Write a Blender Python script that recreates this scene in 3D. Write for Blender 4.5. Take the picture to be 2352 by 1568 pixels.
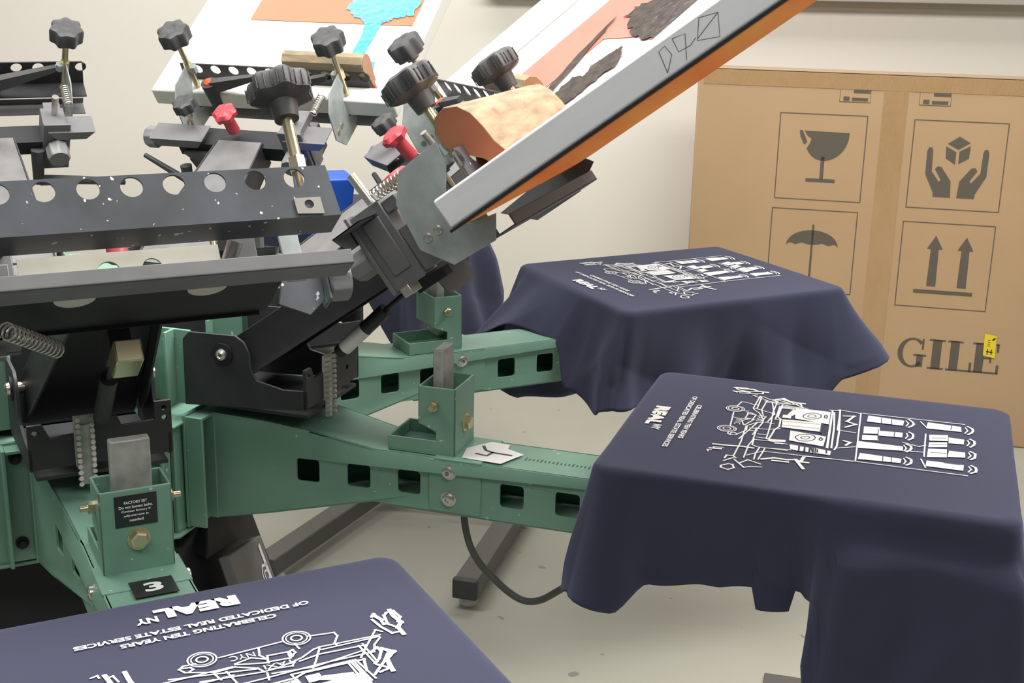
import bpy, math, random
from math import sin, cos, pi, radians as rad
from mathutils import Vector, Matrix, geometry

for o in list(bpy.data.objects):
    bpy.data.objects.remove(o)
S = bpy.context.scene
COL = S.collection
random.seed(4)
Z0 = 0.90                                  # height of the pallets above the floor

# ---------------------------------------------------------------- camera
pt, ro = rad(16.044), rad(1.229)
fw = Vector((0, cos(pt), -sin(pt))); rt = Vector((1, 0, 0)); up = rt.cross(fw)
R_ = rt * cos(ro) + up * sin(ro); U_ = -rt * sin(ro) + up * cos(ro)
cd = bpy.data.cameras.new('camera'); cam = bpy.data.objects.new('camera', cd); COL.objects.link(cam)
cam.matrix_world = Matrix(((R_.x, U_.x, -fw.x, 0.870), (R_.y, U_.y, -fw.y, -2.337), (R_.z, U_.z, -fw.z, 0.690 + Z0), (0, 0, 0, 1)))
cd.sensor_width = 36; cd.lens = 3011 / 2352 * 36; cd.clip_start = 0.05
S.camera = cam

# ---------------------------------------------------------------- world, lamps, exposure
W = bpy.data.worlds.new('world'); S.world = W; W.use_nodes = True
bg = W.node_tree.nodes['Background']; bg.inputs[0].default_value = (1.0, 0.985, 0.96, 1); bg.inputs[1].default_value = 0.09

def area(name, loc, sx, sy, power, col=(1, 0.97, 0.91), rot=(0, 0, 0)):
    l = bpy.data.lights.new(name, 'AREA'); l.shape = 'RECTANGLE'; l.size = sx; l.size_y = sy; l.energy = power; l.color = col
    o = bpy.data.objects.new(name, l); COL.objects.link(o); o.location = loc; o.rotation_euler = rot
    return o
area('ceiling_lamp_row', (0.6, 1.9, 2.95), 4.6, 0.5, 38)
area('ceiling_lamp_row', (0.9, -0.1, 2.95), 4.4, 0.9, 135)
area('ceiling_lamp_row', (1.0, -2.5, 2.95), 4.2, 0.6, 42)
S.view_settings.view_transform = 'Standard'; S.view_settings.look = 'None'
S.view_settings.exposure = 0.35; S.view_settings.gamma = 1.0; S.view_settings.use_curve_mapping = False

# ---------------------------------------------------------------- materials
def mat(name, col, rough=0.5, metal=0.0, noise=0.0, scale=8.0, col2=None, bump=0.0, bscale=60.0, specks=None, coat=0.0, sheen=0.0, stretch=None, tint=(1, 1, 1)):
    m = bpy.data.materials.new(name); m.use_nodes = True; nt = m.node_tree; N = nt.nodes; L = nt.links
    b = N['Principled BSDF']; b.inputs['Sheen Roughness'].default_value = 0.6; b.inputs['Roughness'].default_value = rough; b.inputs['Metallic'].default_value = metal
    b.inputs['Coat Weight'].default_value = coat; b.inputs['Sheen Weight'].default_value = sheen
    b.inputs['Base Color'].default_value = (*col, 1); b.inputs['Sheen Tint'].default_value = (*tint, 1)
    tc = N.new('ShaderNodeTexCoord'); src = tc.outputs['Object']
    if stretch:
        mp = N.new('ShaderNodeMapping'); mp.inputs['Scale'].default_value = stretch; L.new(src, mp.inputs[0]); src = mp.outputs[0]
    out = None
    if noise > 0:
        n = N.new('ShaderNodeTexNoise'); n.inputs['Scale'].default_value = scale; n.inputs['Detail'].default_value = 5; L.new(src, n.inputs['Vector'])
        r = N.new('ShaderNodeMapRange'); r.inputs[1].default_value = 0.35; r.inputs[2].default_value = 0.7; L.new(n.outputs['Fac'], r.inputs[0])
        r.inputs[4].default_value = noise
        mx = N.new('ShaderNodeMix'); mx.data_type = 'RGBA'; L.new(r.outputs[0], mx.inputs[0])
        mx.inputs[6].default_value = (*col, 1); mx.inputs[7].default_value = (*(col2 or tuple(c * 1.6 for c in col)), 1)
        L.new(mx.outputs[2], b.inputs['Base Color']); out = mx.outputs[2]
    if specks:
        sc, thr, scol = specks
        v = N.new('ShaderNodeTexNoise'); v.inputs['Scale'].default_value = sc; v.inputs['Detail'].default_value = 1.5; L.new(tc.outputs['Object'], v.inputs['Vector'])
        c = N.new('ShaderNodeMapRange'); c.inputs[1].default_value = thr; c.inputs[2].default_value = thr + 0.02; L.new(v.outputs['Fac'], c.inputs[0])
        mx = N.new('ShaderNodeMix'); mx.data_type = 'RGBA'; L.new(c.outputs[0], mx.inputs[0])
        if out: L.new(out, mx.inputs[6])
        else: mx.inputs[6].default_value = (*col, 1)
        mx.inputs[7].default_value = (*scol, 1); L.new(mx.outputs[2], b.inputs['Base Color'])
    if bump > 0:
        n = N.new('ShaderNodeTexNoise'); n.inputs['Scale'].default_value = bscale; n.inputs['Detail'].default_value = 3; L.new(src, n.inputs['Vector'])
        bp = N.new('ShaderNodeBump'); bp.inputs['Strength'].default_value = bump; bp.inputs['Distance'].default_value = 0.002
        L.new(n.outputs['Fac'], bp.inputs['Height']); L.new(bp.outputs[0], b.inputs['Normal'])
    return m

M = {
 'navy': mat('navy_cotton', (0.0215, 0.0245, 0.052), 0.9, sheen=0.24, tint=(0.60, 0.63, 1.0), bump=0.10, bscale=300, noise=0.3, scale=3, col2=(0.025, 0.028, 0.058)),
 'ink_white': mat('white_plastisol', (0.86, 0.87, 0.88), 0.5),
 'green': mat('green_enamel', (0.165, 0.325, 0.245), 0.42, noise=0.4, scale=14, col2=(0.235, 0.40, 0.32), specks=(95, 0.745, (0.5, 0.66, 0.56)), bump=0.05, bscale=90),
 'black': mat('black_powder_coat', (0.028, 0.029, 0.033), 0.5, noise=0.4, scale=25, col2=(0.045, 0.045, 0.05), bump=0.08, bscale=300),
 'blackmark': mat('black_paint_splashed', (0.055, 0.060, 0.070), 0.36, noise=0.8, scale=7, col2=(0.125, 0.14, 0.16), specks=(75, 0.70, (0.75, 0.76, 0.78)), stretch=(1, 1, 1)),
 'dark': mat('near_black_and_recess_shade', (0.012, 0.013, 0.017), 0.6),  # black parts, and shade painted into the recesses
 'plastic': mat('black_plastic', (0.055, 0.057, 0.062), 0.5, bump=0.05, bscale=200),
 'greyplastic': mat('grey_plastic', (0.21, 0.215, 0.22), 0.45),
 'grey': mat('grey_powder_coat', (0.15, 0.15, 0.16), 0.45, noise=0.5, scale=30, col2=(0.19, 0.19, 0.20)),
 'red': mat('red_plastic', (0.45, 0.045, 0.065), 0.4),
 'orangered': mat('orange_cap', (0.75, 0.08, 0.03), 0.4),
 'white': mat('white_plastic', (0.8, 0.8, 0.78), 0.4),
 'zinc': mat('galvanised_steel', (0.42, 0.47, 0.47), 0.5, 0.25, noise=0.8, scale=38, col2=(0.30, 0.345, 0.345)),
 'armtop': mat('lit_arm_top_grey', (0.15, 0.15, 0.155), 0.4, noise=0.6, scale=20, col2=(0.24, 0.24, 0.24)),  # lighter grey paints in the light caught by the arm top
 'creamsteel': mat('cream_plate', (0.62, 0.60, 0.52), 0.45, noise=0.5, scale=20, col2=(0.48, 0.46, 0.38)),
 'steel': mat('bright_steel', (0.62, 0.60, 0.56), 0.3, 0.9, noise=0.3, scale=40, col2=(0.5, 0.47, 0.4)),
 'rawsteel': mat('scratched_steel', (0.56, 0.56, 0.52), 0.42, 0.3, noise=0.9, scale=45, col2=(0.34, 0.34, 0.31)),
 'brass': mat('yellow_zinc', (0.62, 0.55, 0.36), 0.28, 0.85),
 'alu': mat('aluminium_frame', (0.84, 0.86, 0.90), 0.45, 0.0, noise=0.6, scale=9, col2=(0.72, 0.75, 0.80), stretch=(0.5, 4, 4)),
 'whiteframe': mat('white_frame_aluminium', (0.80, 0.80, 0.76), 0.4, 0.1),
 'mesh_orange': mat('orange_screen_mesh', (0.85, 0.17, 0.05), 0.35, noise=0.9, scale=9, col2=(0.9, 0.45, 0.12), stretch=(0.6, 5, 1)),
 'mesh_white': mat('taped_white_mesh', (0.86, 0.85, 0.82), 0.35),
 'emul_orange': mat('orange_emulsion', (0.62, 0.17, 0.085), 0.4, noise=0.3, scale=6, col2=(0.68, 0.21, 0.11)),
 'emul_coral': mat('coral_emulsion', (0.62, 0.14, 0.11), 0.4, noise=0.4, scale=6, col2=(0.68, 0.22, 0.15)),
 'ink_blue': mat('bright_blue_ink', (0.04, 0.34, 0.70), 0.2, noise=0.8, scale=45, col2=(0.10, 0.46, 0.76), bump=0.6, bscale=50),
 'ink_black': mat('black_ink', (0.022, 0.02, 0.02), 0.22, noise=0.8, scale=40, col2=(0.09, 0.06, 0.05), bump=0.6, bscale=60),
 'wood': mat('ink_stained_wood', (0.20, 0.16, 0.10), 0.6, noise=1.0, scale=12, col2=(0.36, 0.285, 0.185), specks=(30, 0.69, (0.34, 0.12, 0.10)), stretch=(6, 1.2, 6), bump=0.1, bscale=20),
 'wood_end': mat('end_grain_wood', (0.34, 0.19, 0.075), 0.4, noise=1.0, scale=11, col2=(0.34, 0.10, 0.07)),
 'rubber_red': mat('red_squeegee_rubber', (0.42, 0.06, 0.06), 0.4, noise=0.6, scale=50, col2=(0.5, 0.16, 0.14)),
 'card': mat('corrugated_cardboard', (0.45, 0.30, 0.165), 0.75, noise=0.7, scale=2.2, col2=(0.50, 0.345, 0.20)),
 'cardprint': mat('grey_carton_print', (0.115, 0.095, 0.075), 0.7),
 'tape': mat('brown_packing_tape', (0.42, 0.265, 0.13), 0.2, noise=0.5, scale=8, col2=(0.46, 0.30, 0.16), coat=0.6, bump=0.9, bscale=45, stretch=(3, 3, 1)),
 'yellow': mat('yellow_sticker', (0.80, 0.62, 0.03), 0.4),
 'label': mat('white_label', (0.84, 0.84, 0.82), 0.5),
 'blacklabel': mat('black_label', (0.02, 0.022, 0.024), 0.25),
 'ink_pen': mat('black_marker', (0.03, 0.03, 0.03), 0.5),
 'pen_grey': mat('pencil_marker', (0.16, 0.17, 0.2), 0.6),
 'greenmark': mat('dark_green_engraving', (0.02, 0.10, 0.06), 0.5),
 'cable': mat('grey_cable_rubber', (0.10, 0.10, 0.095), 0.45),
 'standgrey': mat('grey_tube_paint', (0.105, 0.105, 0.10), 0.45),
 'blue': mat('blue_plastic', (0.012, 0.085, 0.48), 0.4),
 'wall': mat('painted_wall', (0.83, 0.79, 0.72), 0.8, noise=0.3, scale=0.7, col2=(0.85, 0.82, 0.77), bump=0.05, bscale=30),
 'shadow_trim': mat('rail_shadow_grey', (0.42, 0.40, 0.36), 0.6),
 'floor': mat('sealed_concrete', (0.40, 0.395, 0.34), 0.5, noise=0.6, scale=2.5, col2=(0.46, 0.455, 0.40), specks=(16, 0.725, (0.24, 0.235, 0.21)), bump=0.05, bscale=12),
}

# ---------------------------------------------------------------- mesh builder
class MB:
    def __init__(s): s.v = []; s.f = []
    def add(s, vs, fs, T=None):
        k = len(s.v)
        for p in vs:
            p = Vector(p); s.v.append(T @ p if T else p)
        s.f += [tuple(i + k for i in f) for f in fs]; return s
    def box(s, x0, x1, y0, y1, z0, z1, T=None):
        return s.add([(x0, y0, z0), (x1, y0, z0), (x1, y1, z0), (x0, y1, z0), (x0, y0, z1), (x1, y0, z1), (x1, y1, z1), (x0, y1, z1)],
                     [(0, 3, 2, 1), (4, 5, 6, 7), (0, 1, 5, 4), (1, 2, 6, 5), (2, 3, 7, 6), (3, 0, 4, 7)], T)
    def hexa(s, p):
        return s.add(p, [(0, 3, 2, 1), (4, 5, 6, 7), (0, 1, 5, 4), (1, 2, 6, 5), (2, 3, 7, 6), (3, 0, 4, 7)])
    def plate(s, outer, holes, O, X, Y, th):
        """flat plate: outline and holes in the plane O + x X + y Y, thickness th along X x Y"""
        O, X, Y = Vector(O), Vector(X), Vector(Y); Nn = X.cross(Y).normalized() * th
        loops = [outer] + holes; pts = [p for l in loops for p in l]
        tri = geometry.tessellate_polygon([[Vector((p[0], p[1], 0)) for p in l] for l in loops])
        n = len(pts); base = [O + X * p[0] + Y * p[1] for p in pts]
        fs = []
        for t in tri:
            a, b, c = (pts[i] for i in t)
            ar = (b[0] - a[0]) * (c[1] - a[1]) - (b[1] - a[1]) * (c[0] - a[0])
            if ar < 0: t = (t[0], t[2], t[1])
            fs.append((t[0], t[2], t[1])); fs.append(tuple(i + n for i in t))
        k = 0
        for l in loops:
            m = len(l); ar = sum(l[i][0] * l[(i + 1) % m][1] - l[(i + 1) % m][0] * l[i][1] for i in range(m))
            outerl = l is outer
            for i in range(m):
                j = (i + 1) % m; q = (k + i, k + j, k + j + n, k + i + n)
                if (ar > 0) != outerl: q = q[::-1]
                fs.append(q)
            k += m
        return s.add(base + [p + Nn for p in base], fs)
    def cyl(s, a, b, r, r2=None, n=20, caps=True):
        a, b = Vector(a), Vector(b); r2 = r if r2 is None else r2
        return s.lathe(a, b - a, [(0, r), (1, r2)], n, caps=caps, rel=True)
    def lathe(s, O, ax, prof, n=28, caps=True, rel=False, lobes=None):
        """profile of (height, radius) along axis; lobes=(count, depth, lo, hi) scallops the radius between heights lo and hi"""
        O, ax = Vector(O), Vector(ax); Ln = ax.length; d = ax.normalized()
        e = d.orthogonal().normalized(); g = d.cross(e)
        vs = []; fs = []
        for h, r in prof:
            hh = h * Ln if rel else h
            for i in range(n):
                a = 2 * pi * i / n; rr = r
                if lobes and lobes[2] - 1e-9 <= h <= lobes[3] + 1e-9: rr = r * (1 - lobes[1] * (0.5 - 0.5 * cos(lobes[0] * a)) ** 0.8)
                vs.append(O + d * hh + (e * cos(a) + g * sin(a)) * rr)
        m = len(prof)
        for k in range(m - 1):
            for i in range(n):
                j = (i + 1) % n; fs.append((k * n + i, k * n + j, (k + 1) * n + j, (k + 1) * n + i))
        if caps: fs.append(tuple(range(n))[::-1]); fs.append(tuple((m - 1) * n + i for i in range(n)))
        return s.add(vs, fs)
    def tube(s, P, r, n=10, caps=True):
        P = [Vector(p) for p in P]; m = len(P); vs = []; fs = []
        t0 = (P[1] - P[0]).normalized(); e = t0.orthogonal().normalized()
        for k in range(m):
            t = (P[min(k + 1, m - 1)] - P[max(k - 1, 0)]).normalized(); e = (e - t * e.dot(t)).normalized(); g = t.cross(e)
            rr = r(k / (m - 1)) if callable(r) else r
            for i in range(n):
                a = 2 * pi * i / n; vs.append(P[k] + (e * cos(a) + g * sin(a)) * rr)
        for k in range(m - 1):
            for i in range(n):
                j = (i + 1) % n; fs.append((k * n + i, k * n + j, (k + 1) * n + j, (k + 1) * n + i))
        if caps: fs.append(tuple(range(n))[::-1]); fs.append(tuple((m - 1) * n + i for i in range(n)))
        return s.add(vs, fs)
    def spring(s, a, b, R, r, turns):
        a, b = Vector(a), Vector(b); d = b - a; u = d.normalized(); e = u.orthogonal().normalized(); g = u.cross(e); n = int(turns * 10)
        return s.tube([a + d * (i / n) + (e * cos(2 * pi * i / 10) + g * sin(2 * pi * i / 10)) * R for i in range(n + 1)], r, 5)
    def ribbon(s, P, w, O, X, Y, h=0.0, closed=False):
        """stroke of width w through 2D points, laid in the plane O + x X + y Y"""
        O, X, Y = Vector(O), Vector(X), Vector(Y)
        P = [Vector((p[0], p[1])) for p in P]; m = len(P); vs = []; fs = []
        for k in range(m):
            if closed: t = P[(k + 1) % m] - P[k - 1]
            else: t = P[min(k + 1, m - 1)] - P[max(k - 1, 0)]
            if t.length < 1e-9: t = Vector((1, 0))
            t.normalize(); nn = Vector((-t.y, t.x)) * w / 2
            e = t * w * 0.3 if (not closed and k in (0, m - 1)) else Vector((0, 0))
            if k == 0: e = -e
            for q in (P[k] + e - nn, P[k] + e + nn): vs.append(O + X * q.x + Y * q.y)
        for k in range(m if closed else m - 1):
            j = (k + 1) % m; fs.append((2 * k, 2 * j, 2 * j + 1, 2 * k + 1))
        return s.add(vs, fs)
    def poly(s, P, O, X, Y):
        O, X, Y = Vector(O), Vector(X), Vector(Y)
        tri = geometry.tessellate_polygon([[Vector((p[0], p[1], 0)) for p in P]])
        fs = []
        for t in tri:
            a, b, c = (P[i] for i in t)
            if (b[0] - a[0]) * (c[1] - a[1]) - (b[1] - a[1]) * (c[0] - a[0]) < 0: t = (t[0], t[2], t[1])
            fs.append(tuple(t))
        return s.add([O + X * p[0] + Y * p[1] for p in P], fs)
    def text(s, txt, O, X, Y, width=None, height=None, bold=0.0, align='CENTER', thick=0.0):
        c = bpy.data.curves.new('t', 'FONT'); c.body = txt; c.size = 1; c.offset = bold; c.align_x = 'LEFT'; c.resolution_u = 3
        o = bpy.data.objects.new('t', c); COL.objects.link(o); dg = bpy.context.evaluated_depsgraph_get(); dg.update()
        me = bpy.data.meshes.new_from_object(o.evaluated_get(dg)); vs = [v.co.copy() for v in me.vertices]; fs = [tuple(p.vertices) for p in me.polygons]
        bpy.data.objects.remove(o); bpy.data.meshes.remove(me); bpy.data.curves.remove(c)
        if not vs: return s
        x0 = min(v.x for v in vs); x1 = max(v.x for v in vs); y0 = min(v.y for v in vs); y1 = max(v.y for v in vs)
        sx = width / (x1 - x0) if width else None; sy = height / (y1 - y0) if height else sx; sx = sx or sy
        O, X, Y = Vector(O), Vector(X), Vector(Y)
        sh = {'CENTER': -0.5, 'LEFT': 0.0}[align] * (x1 - x0) * sx
        return s.add([O + X * ((v.x - x0) * sx + sh) + Y * ((v.y - y0) * sy) for v in vs], fs)
    def build(s, name, m, parent=None, bevel=0.0, smooth=True, ang=0.6, loc=None, rot=None):
        me = bpy.data.meshes.new(name); me.from_pydata([tuple(v) for v in s.v], [], s.f); me.update()
        me.materials.append(M[m] if isinstance(m, str) else m)
        if smooth:
            me.polygons.foreach_set('use_smooth', [True] * len(me.polygons)); me.set_sharp_from_angle(angle=ang)
        o = bpy.data.objects.new(name, me); COL.objects.link(o)
        if parent is not None: o.parent = parent
        if loc is not None: o.location = loc
        if rot is not None: o.rotation_euler = rot
        if bevel:
            b = o.modifiers.new('bevel', 'BEVEL'); b.width = bevel; b.segments = 2; b.limit_method = 'ANGLE'; b.angle_limit = rad(50); b.harden_normals = False
        return o

def tag(o, label=None, cat=None, group=None, kind=None):
    if label: o['label'] = label
    if cat: o['category'] = cat
    if group: o['group'] = group
    if kind: o['kind'] = kind
    return o
def empty(name, loc, rot=(0, 0, 0)):
    o = bpy.data.objects.new(name, None); COL.objects.link(o); o.location = loc; o.rotation_euler = rot; o.empty_display_size = 0.05
    return o
def copy_part(o, parent):
    c = o.copy(); COL.objects.link(c); c.parent = parent
    for ch in [q for q in bpy.data.objects if q.parent == o]: copy_part(ch, c)
    return c
def rsq(cx, cy, h, r, n=4):
    P = []
    for k, (sx, sy) in enumerate(((1, 1), (-1, 1), (-1, -1), (1, -1))):
        for i in range(n + 1):
            a = (k + i / n) * pi / 2; P.append((cx + sx * (h - r) + r * cos(a), cy + sy * (h - r) + r * sin(a)))
    return P
def circ(cx, cy, r, n=20): return [(cx + r * cos(2 * pi * i / n), cy + r * sin(2 * pi * i / n)) for i in range(n)]
PHI = lambda k: rad(-17.88 + 45.0 * (k - 4))
def fr(k, r, t, z=0.0):
    a = PHI(k); return Vector((r * cos(a) - t * sin(a), r * sin(a) + t * cos(a), z + Z0))

# ================================================================ ROOM
tag(MB().box(-4.5, 6.5, -4.5, 2.75, -0.1, 0).build('floor', 'floor', smooth=False), kind='structure')
tag(MB().box(-4.5, 6.5, 2.75, 2.90, 0, 3.2).build('wall_back', 'wall', smooth=False), kind='structure')
tag(MB().box(0.74, 6.5, 2.66, 2.75, 1.482, 1.56).build('shadow_trim_1', 'shadow_trim', bevel=0.004), kind='structure')  # grey rail added to give the soft shadow band along the wall
# ================================================================ PALLET CAROUSEL (lower, green)
car = empty('pallet_carousel', (0, 0, Z0))
tag(car, 'green enamelled carousel of pallet arms with square cut-outs, carrying the navy shirts', 'printing press')
h = MB()
octo = lambda R, ph=0.0: [(R * cos(rad(-17.88 + 22.5 + 45 * i) + ph), R * sin(rad(-17.88 + 22.5 + 45 * i) + ph)) for i in range(8)]
h.plate(octo(0.40), [circ(0, 0, 0.12, 24)], (0, 0, -0.075), (1, 0, 0), (0, 1, 0), 0.006)
h.plate(octo(0.40), [circ(0, 0, 0.12, 24)], (0, 0, -0.275), (1, 0, 0), (0, 1, 0), 0.006)
for k in range(1, 9):
    T = Matrix.Rotation(PHI(k), 4, 'Z')
    h.box(0.352, 0.362, -0.145, 0.145, -0.27, -0.07, T)
h.build('hub', 'green', car, bevel=0.002)
MB().cyl((0, 0, -0.27), (0, 0, 0.12), 0.115, n=40).build('hub_bearing', 'grey', car)

HOLES = [0.574, 0.665, 0.755, 0.937, 1.032]
prof_top = [(0.40, -0.062), (0.50, -0.068), (0.58, -0.078), (0.70, -0.100), (1.60, -0.100)]
prof_bot = [(1.60, -0.196), (0.69, -0.194), (0.50, -0.238), (0.40, -0.258)]
hw = lambda r: 0.055 + 0.028 * max(0, min(1, (0.72 - r) / 0.30))
def make_arm():
    a = MB()
    for sgn in (-1, 1):
        vs = []; outl = prof_top + prof_bot
        # side wall, bent where the arm widens to the hub
        loops = [outl[::-1]] + [rsq(x, -0.150, 0.0205, 0.006) for x in HOLES]
        m = MB().plate(loops[0][::-1], loops[1:], (0, 0, 0), (1, 0, 0), (0, 0, 1), 0.004)
        for v in m.v:
            off = hw(v.x); y = v.y  # y runs 0..-0.004
            v.y = sgn * (off - (0.004 + y)) if sgn > 0 else -off + (-y)
        if sgn > 0: m.f = [f for f in m.f]
        a.add(m.v, m.f)
    tp = [(0.40, -0.062), (0.45, -0.065), (0.50, -0.068), (0.58, -0.078), (0.70, -0.100), (0.72, -0.100), (1.60, -0.100)]
    vs = []; fs = []
    for x, z in tp: vs += [(x, -hw(x), z), (x, hw(x), z), (x, hw(x), z - 0.004), (x, -hw(x), z - 0.004)]
    for i in range(len(tp) - 1):
        b = 4 * i; fs += [(b, b + 4, b + 5, b + 1), (b + 3, b + 2, b + 6, b + 7), (b, b + 3, b + 7, b + 4), (b + 1, b + 5, b + 6, b + 2)]
    a.add(vs, fs)
    vs = []; fs = []
    bp = [(0.40, -0.258), (0.50, -0.238), (0.69, -0.194), (1.60, -0.196)]  # bottom plate added to keep light out, so the holes read dark
    for x, z in bp: vs += [(x, -hw(x) + 0.004, z + 0.004), (x, hw(x) - 0.004, z + 0.004), (x, hw(x) - 0.004, z + 0.001), (x, -hw(x) + 0.004, z + 0.001)]
    for i in range(len(bp) - 1):
        b = 4 * i; fs += [(b, b + 4, b + 5, b + 1), (b + 3, b + 2, b + 6, b + 7), (b, b + 3, b + 7, b + 4), (b + 1, b + 5, b + 6, b + 2)]
    a.add(vs, fs)
    for sgn in (-1, 1):                                                      # inturned lower lips
        y0, y1 = sorted((sgn * 0.0545, sgn * 0.038)); a.box(0.72, 1.6, y0, y1, -0.198, -0.1945)
    arm = a.build('pallet_arm', 'green', car, bevel=0.0012)
    arm.rotation_euler = (0, 0, PHI(4))
    # sleeve joint: overlapping plate and seam
    s = MB()
    for sgn in (-1, 1):
        y0, y1 = sorted((sgn * 0.055, sgn * 0.0585)); s.box(0.792, 0.884, y0, y1, -0.193, -0.101)
    s.box(0.80, 0.884, -0.0585, 0.0585, -0.102, -0.0975)
    s.build('sleeve_joint', 'green', arm, bevel=0.002)
    f = MB(); f.box(0.366, 0.372, -0.125, 0.125, -0.265, -0.058); f.box(0.372, 0.405, -0.125, -0.119, -0.262, -0.06); f.box(0.372, 0.405, 0.119, 0.125, -0.262, -0.06)
    f.box(0.372, 0.403, -0.119, 0.119, -0.068, -0.062)
    f.box(0.3725, 0.405, -0.085, -0.079, -0.258, -0.066); f.box(0.3725, 0.405, 0.079, 0.085, -0.258, -0.066)
    f.build('root_flange', 'green', arm, bevel=0.0015)
    for z in (-0.085, -0.232):
        for t in (-0.102, 0.102):
            MB().lathe((0.3715, t, z), (1, 0, 0), [(0, 0.0105), (0.004, 0.0105), (0.0045, 0.007), (0.010, 0.006), (0.011, 0.004)], 16).build('button_bolt', 'dark', arm)
    for z in (-0.120, -0.168):
        for sgn in (-1, 1):
            b = MB().lathe((0.828, sgn * 0.0583, z), (0, sgn, 0), [(0, 0.0135), (0.002, 0.0135), (0.0025, 0.0105), (0.008, 0.0105), (0.0095, 0.008), (0.0095, 0.004), (0.006, 0.004)], 24)
            b.build('socket_bolt', 'steel', arm)
    # registration bracket: tray, tall U channel with collar
    g = MB()
    g.box(0.713, 0.834, -0.047, 0.047, -0.0995, -0.0955)
    g.box(0.713, 0.717, -0.047, 0.047, -0.0955, -0.074)
    for sg in (-1, 1):
        y0, y1 = sorted((sg * 0.047, sg * 0.0435))
        g.plate([(0.713, -0.0975), (0.834, -0.0975), (0.834, 0.02), (0.768, 0.02), (0.768, -0.046), (0.800, -0.058), (0.800, -0.074), (0.713, -0.074)], [], (0, y1, 0), (1, 0, 0), (0, 0, 1), 0.0035)
    g.box(0.830, 0.834, -0.047, 0.047, -0.0975, 0.02)
    g.box(0.768, 0.772, -0.047, 0.047, -0.046, 0.02)
    g.build('registration_bracket', 'green', arm, bevel=0.0018)
    MB().box(0.785, 0.803, -0.024, 0.029, -0.07, 0.077).build('registration_block', 'rawsteel', arm, bevel=0.0025)
    for sg in (-1, 1):
        b = MB().lathe((0.798, sg * 0.047, -0.012), (0, sg, 0), [(0, 0.0085), (0.008, 0.0085), (0.009, 0.007)], 6); b.cyl((0.798, sg * 0.055, -0.012), (0.798, sg * 0.066, -0.012), 0.0045, n=12)
        b.build('hex_bolt', 'brass', arm)
    b = MB().lathe((0.834, 0.001, -0.051), (1, 0, 0), [(0, 0.0155), (0.002, 0.0155), (0.0021, 0.0135)], 24); b.lathe((0.836, 0.001, -0.051), (1, 0, 0), [(0, 0.0125), (0.008, 0.0125), (0.010, 0.010)], 6)
    b.build('cap_bolt', 'brass', arm)
    return arm
arm4 = make_arm()
arms = {4: arm4}
for k in (2, 3, 5, 6, 7, 8, 1):
    c = copy_part(arm4, car); c.rotation_euler = (0, 0, PHI(k)); arms[k] = c
# marks that belong to single arms
a3, a4 = arms[3], arms[4]
tag(MB().box(0.866, 0.914, -0.022, 0.034, -0.0975, -0.0968).build('number_plate', 'blacklabel', a3), 'black plate with a white 3')
MB().text('3', (0.902, 0.006, -0.0966), (0, 1, 0), (-1, 0, 0), width=0.024, height=0.026, bold=0.035).build('numeral', 'ink_white', a3, smooth=False)
tag(MB().box(0.8343, 0.8347, -0.028, 0.027, -0.032, 0.012).build('warning_label', 'blacklabel', a3), 'black label with white lettering')
wl = MB()
for i, (tx, w) in enumerate((('FACTORY SET', 0.030), ('Do not loosen bolts.', 0.044), ('Contact factory if', 0.038), ('adjustment is', 0.032), ('needed', 0.018))):
    wl.text(tx, (0.8349, -0.0005, 0.000 - i * 0.0062), (0, 1, 0), (0, 0, 1), width=w, height=0.0040, bold=0.02)
wl.build('label_lettering', 'ink_white', a3, smooth=False)
tp = MB(); P = [(0.846, -0.046), (0.915, -0.050), (0.938, 0.004), (0.905, 0.020), (0.902, 0.040), (0.868, 0.042), (0.838, 0.0)]
tp.poly(P, (0, 0, -0.0965), (1, 0, 0), (0, 1, 0)); tag(tp.build('masking_tape', 'label', a4, smooth=False), 'torn white tape with a hand-drawn 4')
hn = MB()
for st in ([(0.862, 0.018), (0.872, 0.000), (0.886, -0.006)], [(0.862, -0.020), (0.882, -0.024), (0.886, -0.006)], [(0.886, -0.006), (0.920, -0.008)]):
    hn.ribbon(st, 0.0055, (0, 0, -0.0962), (1, 0, 0), (0, 1, 0))
hn.build('handwritten_numeral', 'ink_pen', a4, smooth=False)
rl = MB()
for i in range(26):
    x = 0.945 + i * 0.0068; L = 0.012 if i % 4 == 0 else 0.007
    rl.ribbon([(x, -0.006 - L / 2), (x, -0.006 + L / 2)], 0.0022, (0, 0, -0.0994), (1, 0, 0), (0, 1, 0))
rl.build('ruler_marks', 'greenmark', a4, smooth=False)
for k in (3, 4, 5, 6):                                                       # boards under the shirts
    MB().box(1.13, 1.68, -0.235, 0.235, -0.022, -0.006).build('pallet_board', 'wood', car, bevel=0.003, rot=(0, 0, PHI(k)))
    MB().box(1.15, 1.60, -0.04, 0.04, -0.0985, -0.022).build('pallet_support', 'steel', car, rot=(0, 0, PHI(k)))

# ================================================================ HEAD CAROUSEL (upper hub with the hinge brackets)
hc = empty('head_carousel', (0, 0, Z0))
tag(hc, 'central green hub ringed by black hinge brackets under the print heads', 'printing press')
u = MB()
ud = MB(); ud.plate(octo(0.345), [], (0, 0, -0.052), (1, 0, 0), (0, 1, 0), 0.006)
u.plate(octo(0.30), [circ(0, 0, 0.10, 24)], (0, 0, 0.080), (1, 0, 0), (0, 1, 0), 0.006)
for k in range(1, 9):
    T = Matrix.Rotation(PHI(k), 4, 'Z')
    for sg in (-1, 1):
        y0, y1 = sorted((sg * 0.096, sg * 0.101)); u.box(0.30, 0.375, y0, y1, -0.046, 0.086, T)
        y0, y1 = sorted((sg * 0.101, sg * 0.128)); u.box(0.340, 0.345, y0, y1, -0.046, 0.086, T)
    ud.box(0.268, 0.275, -0.112, 0.112, -0.046, 0.08, T)
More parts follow.
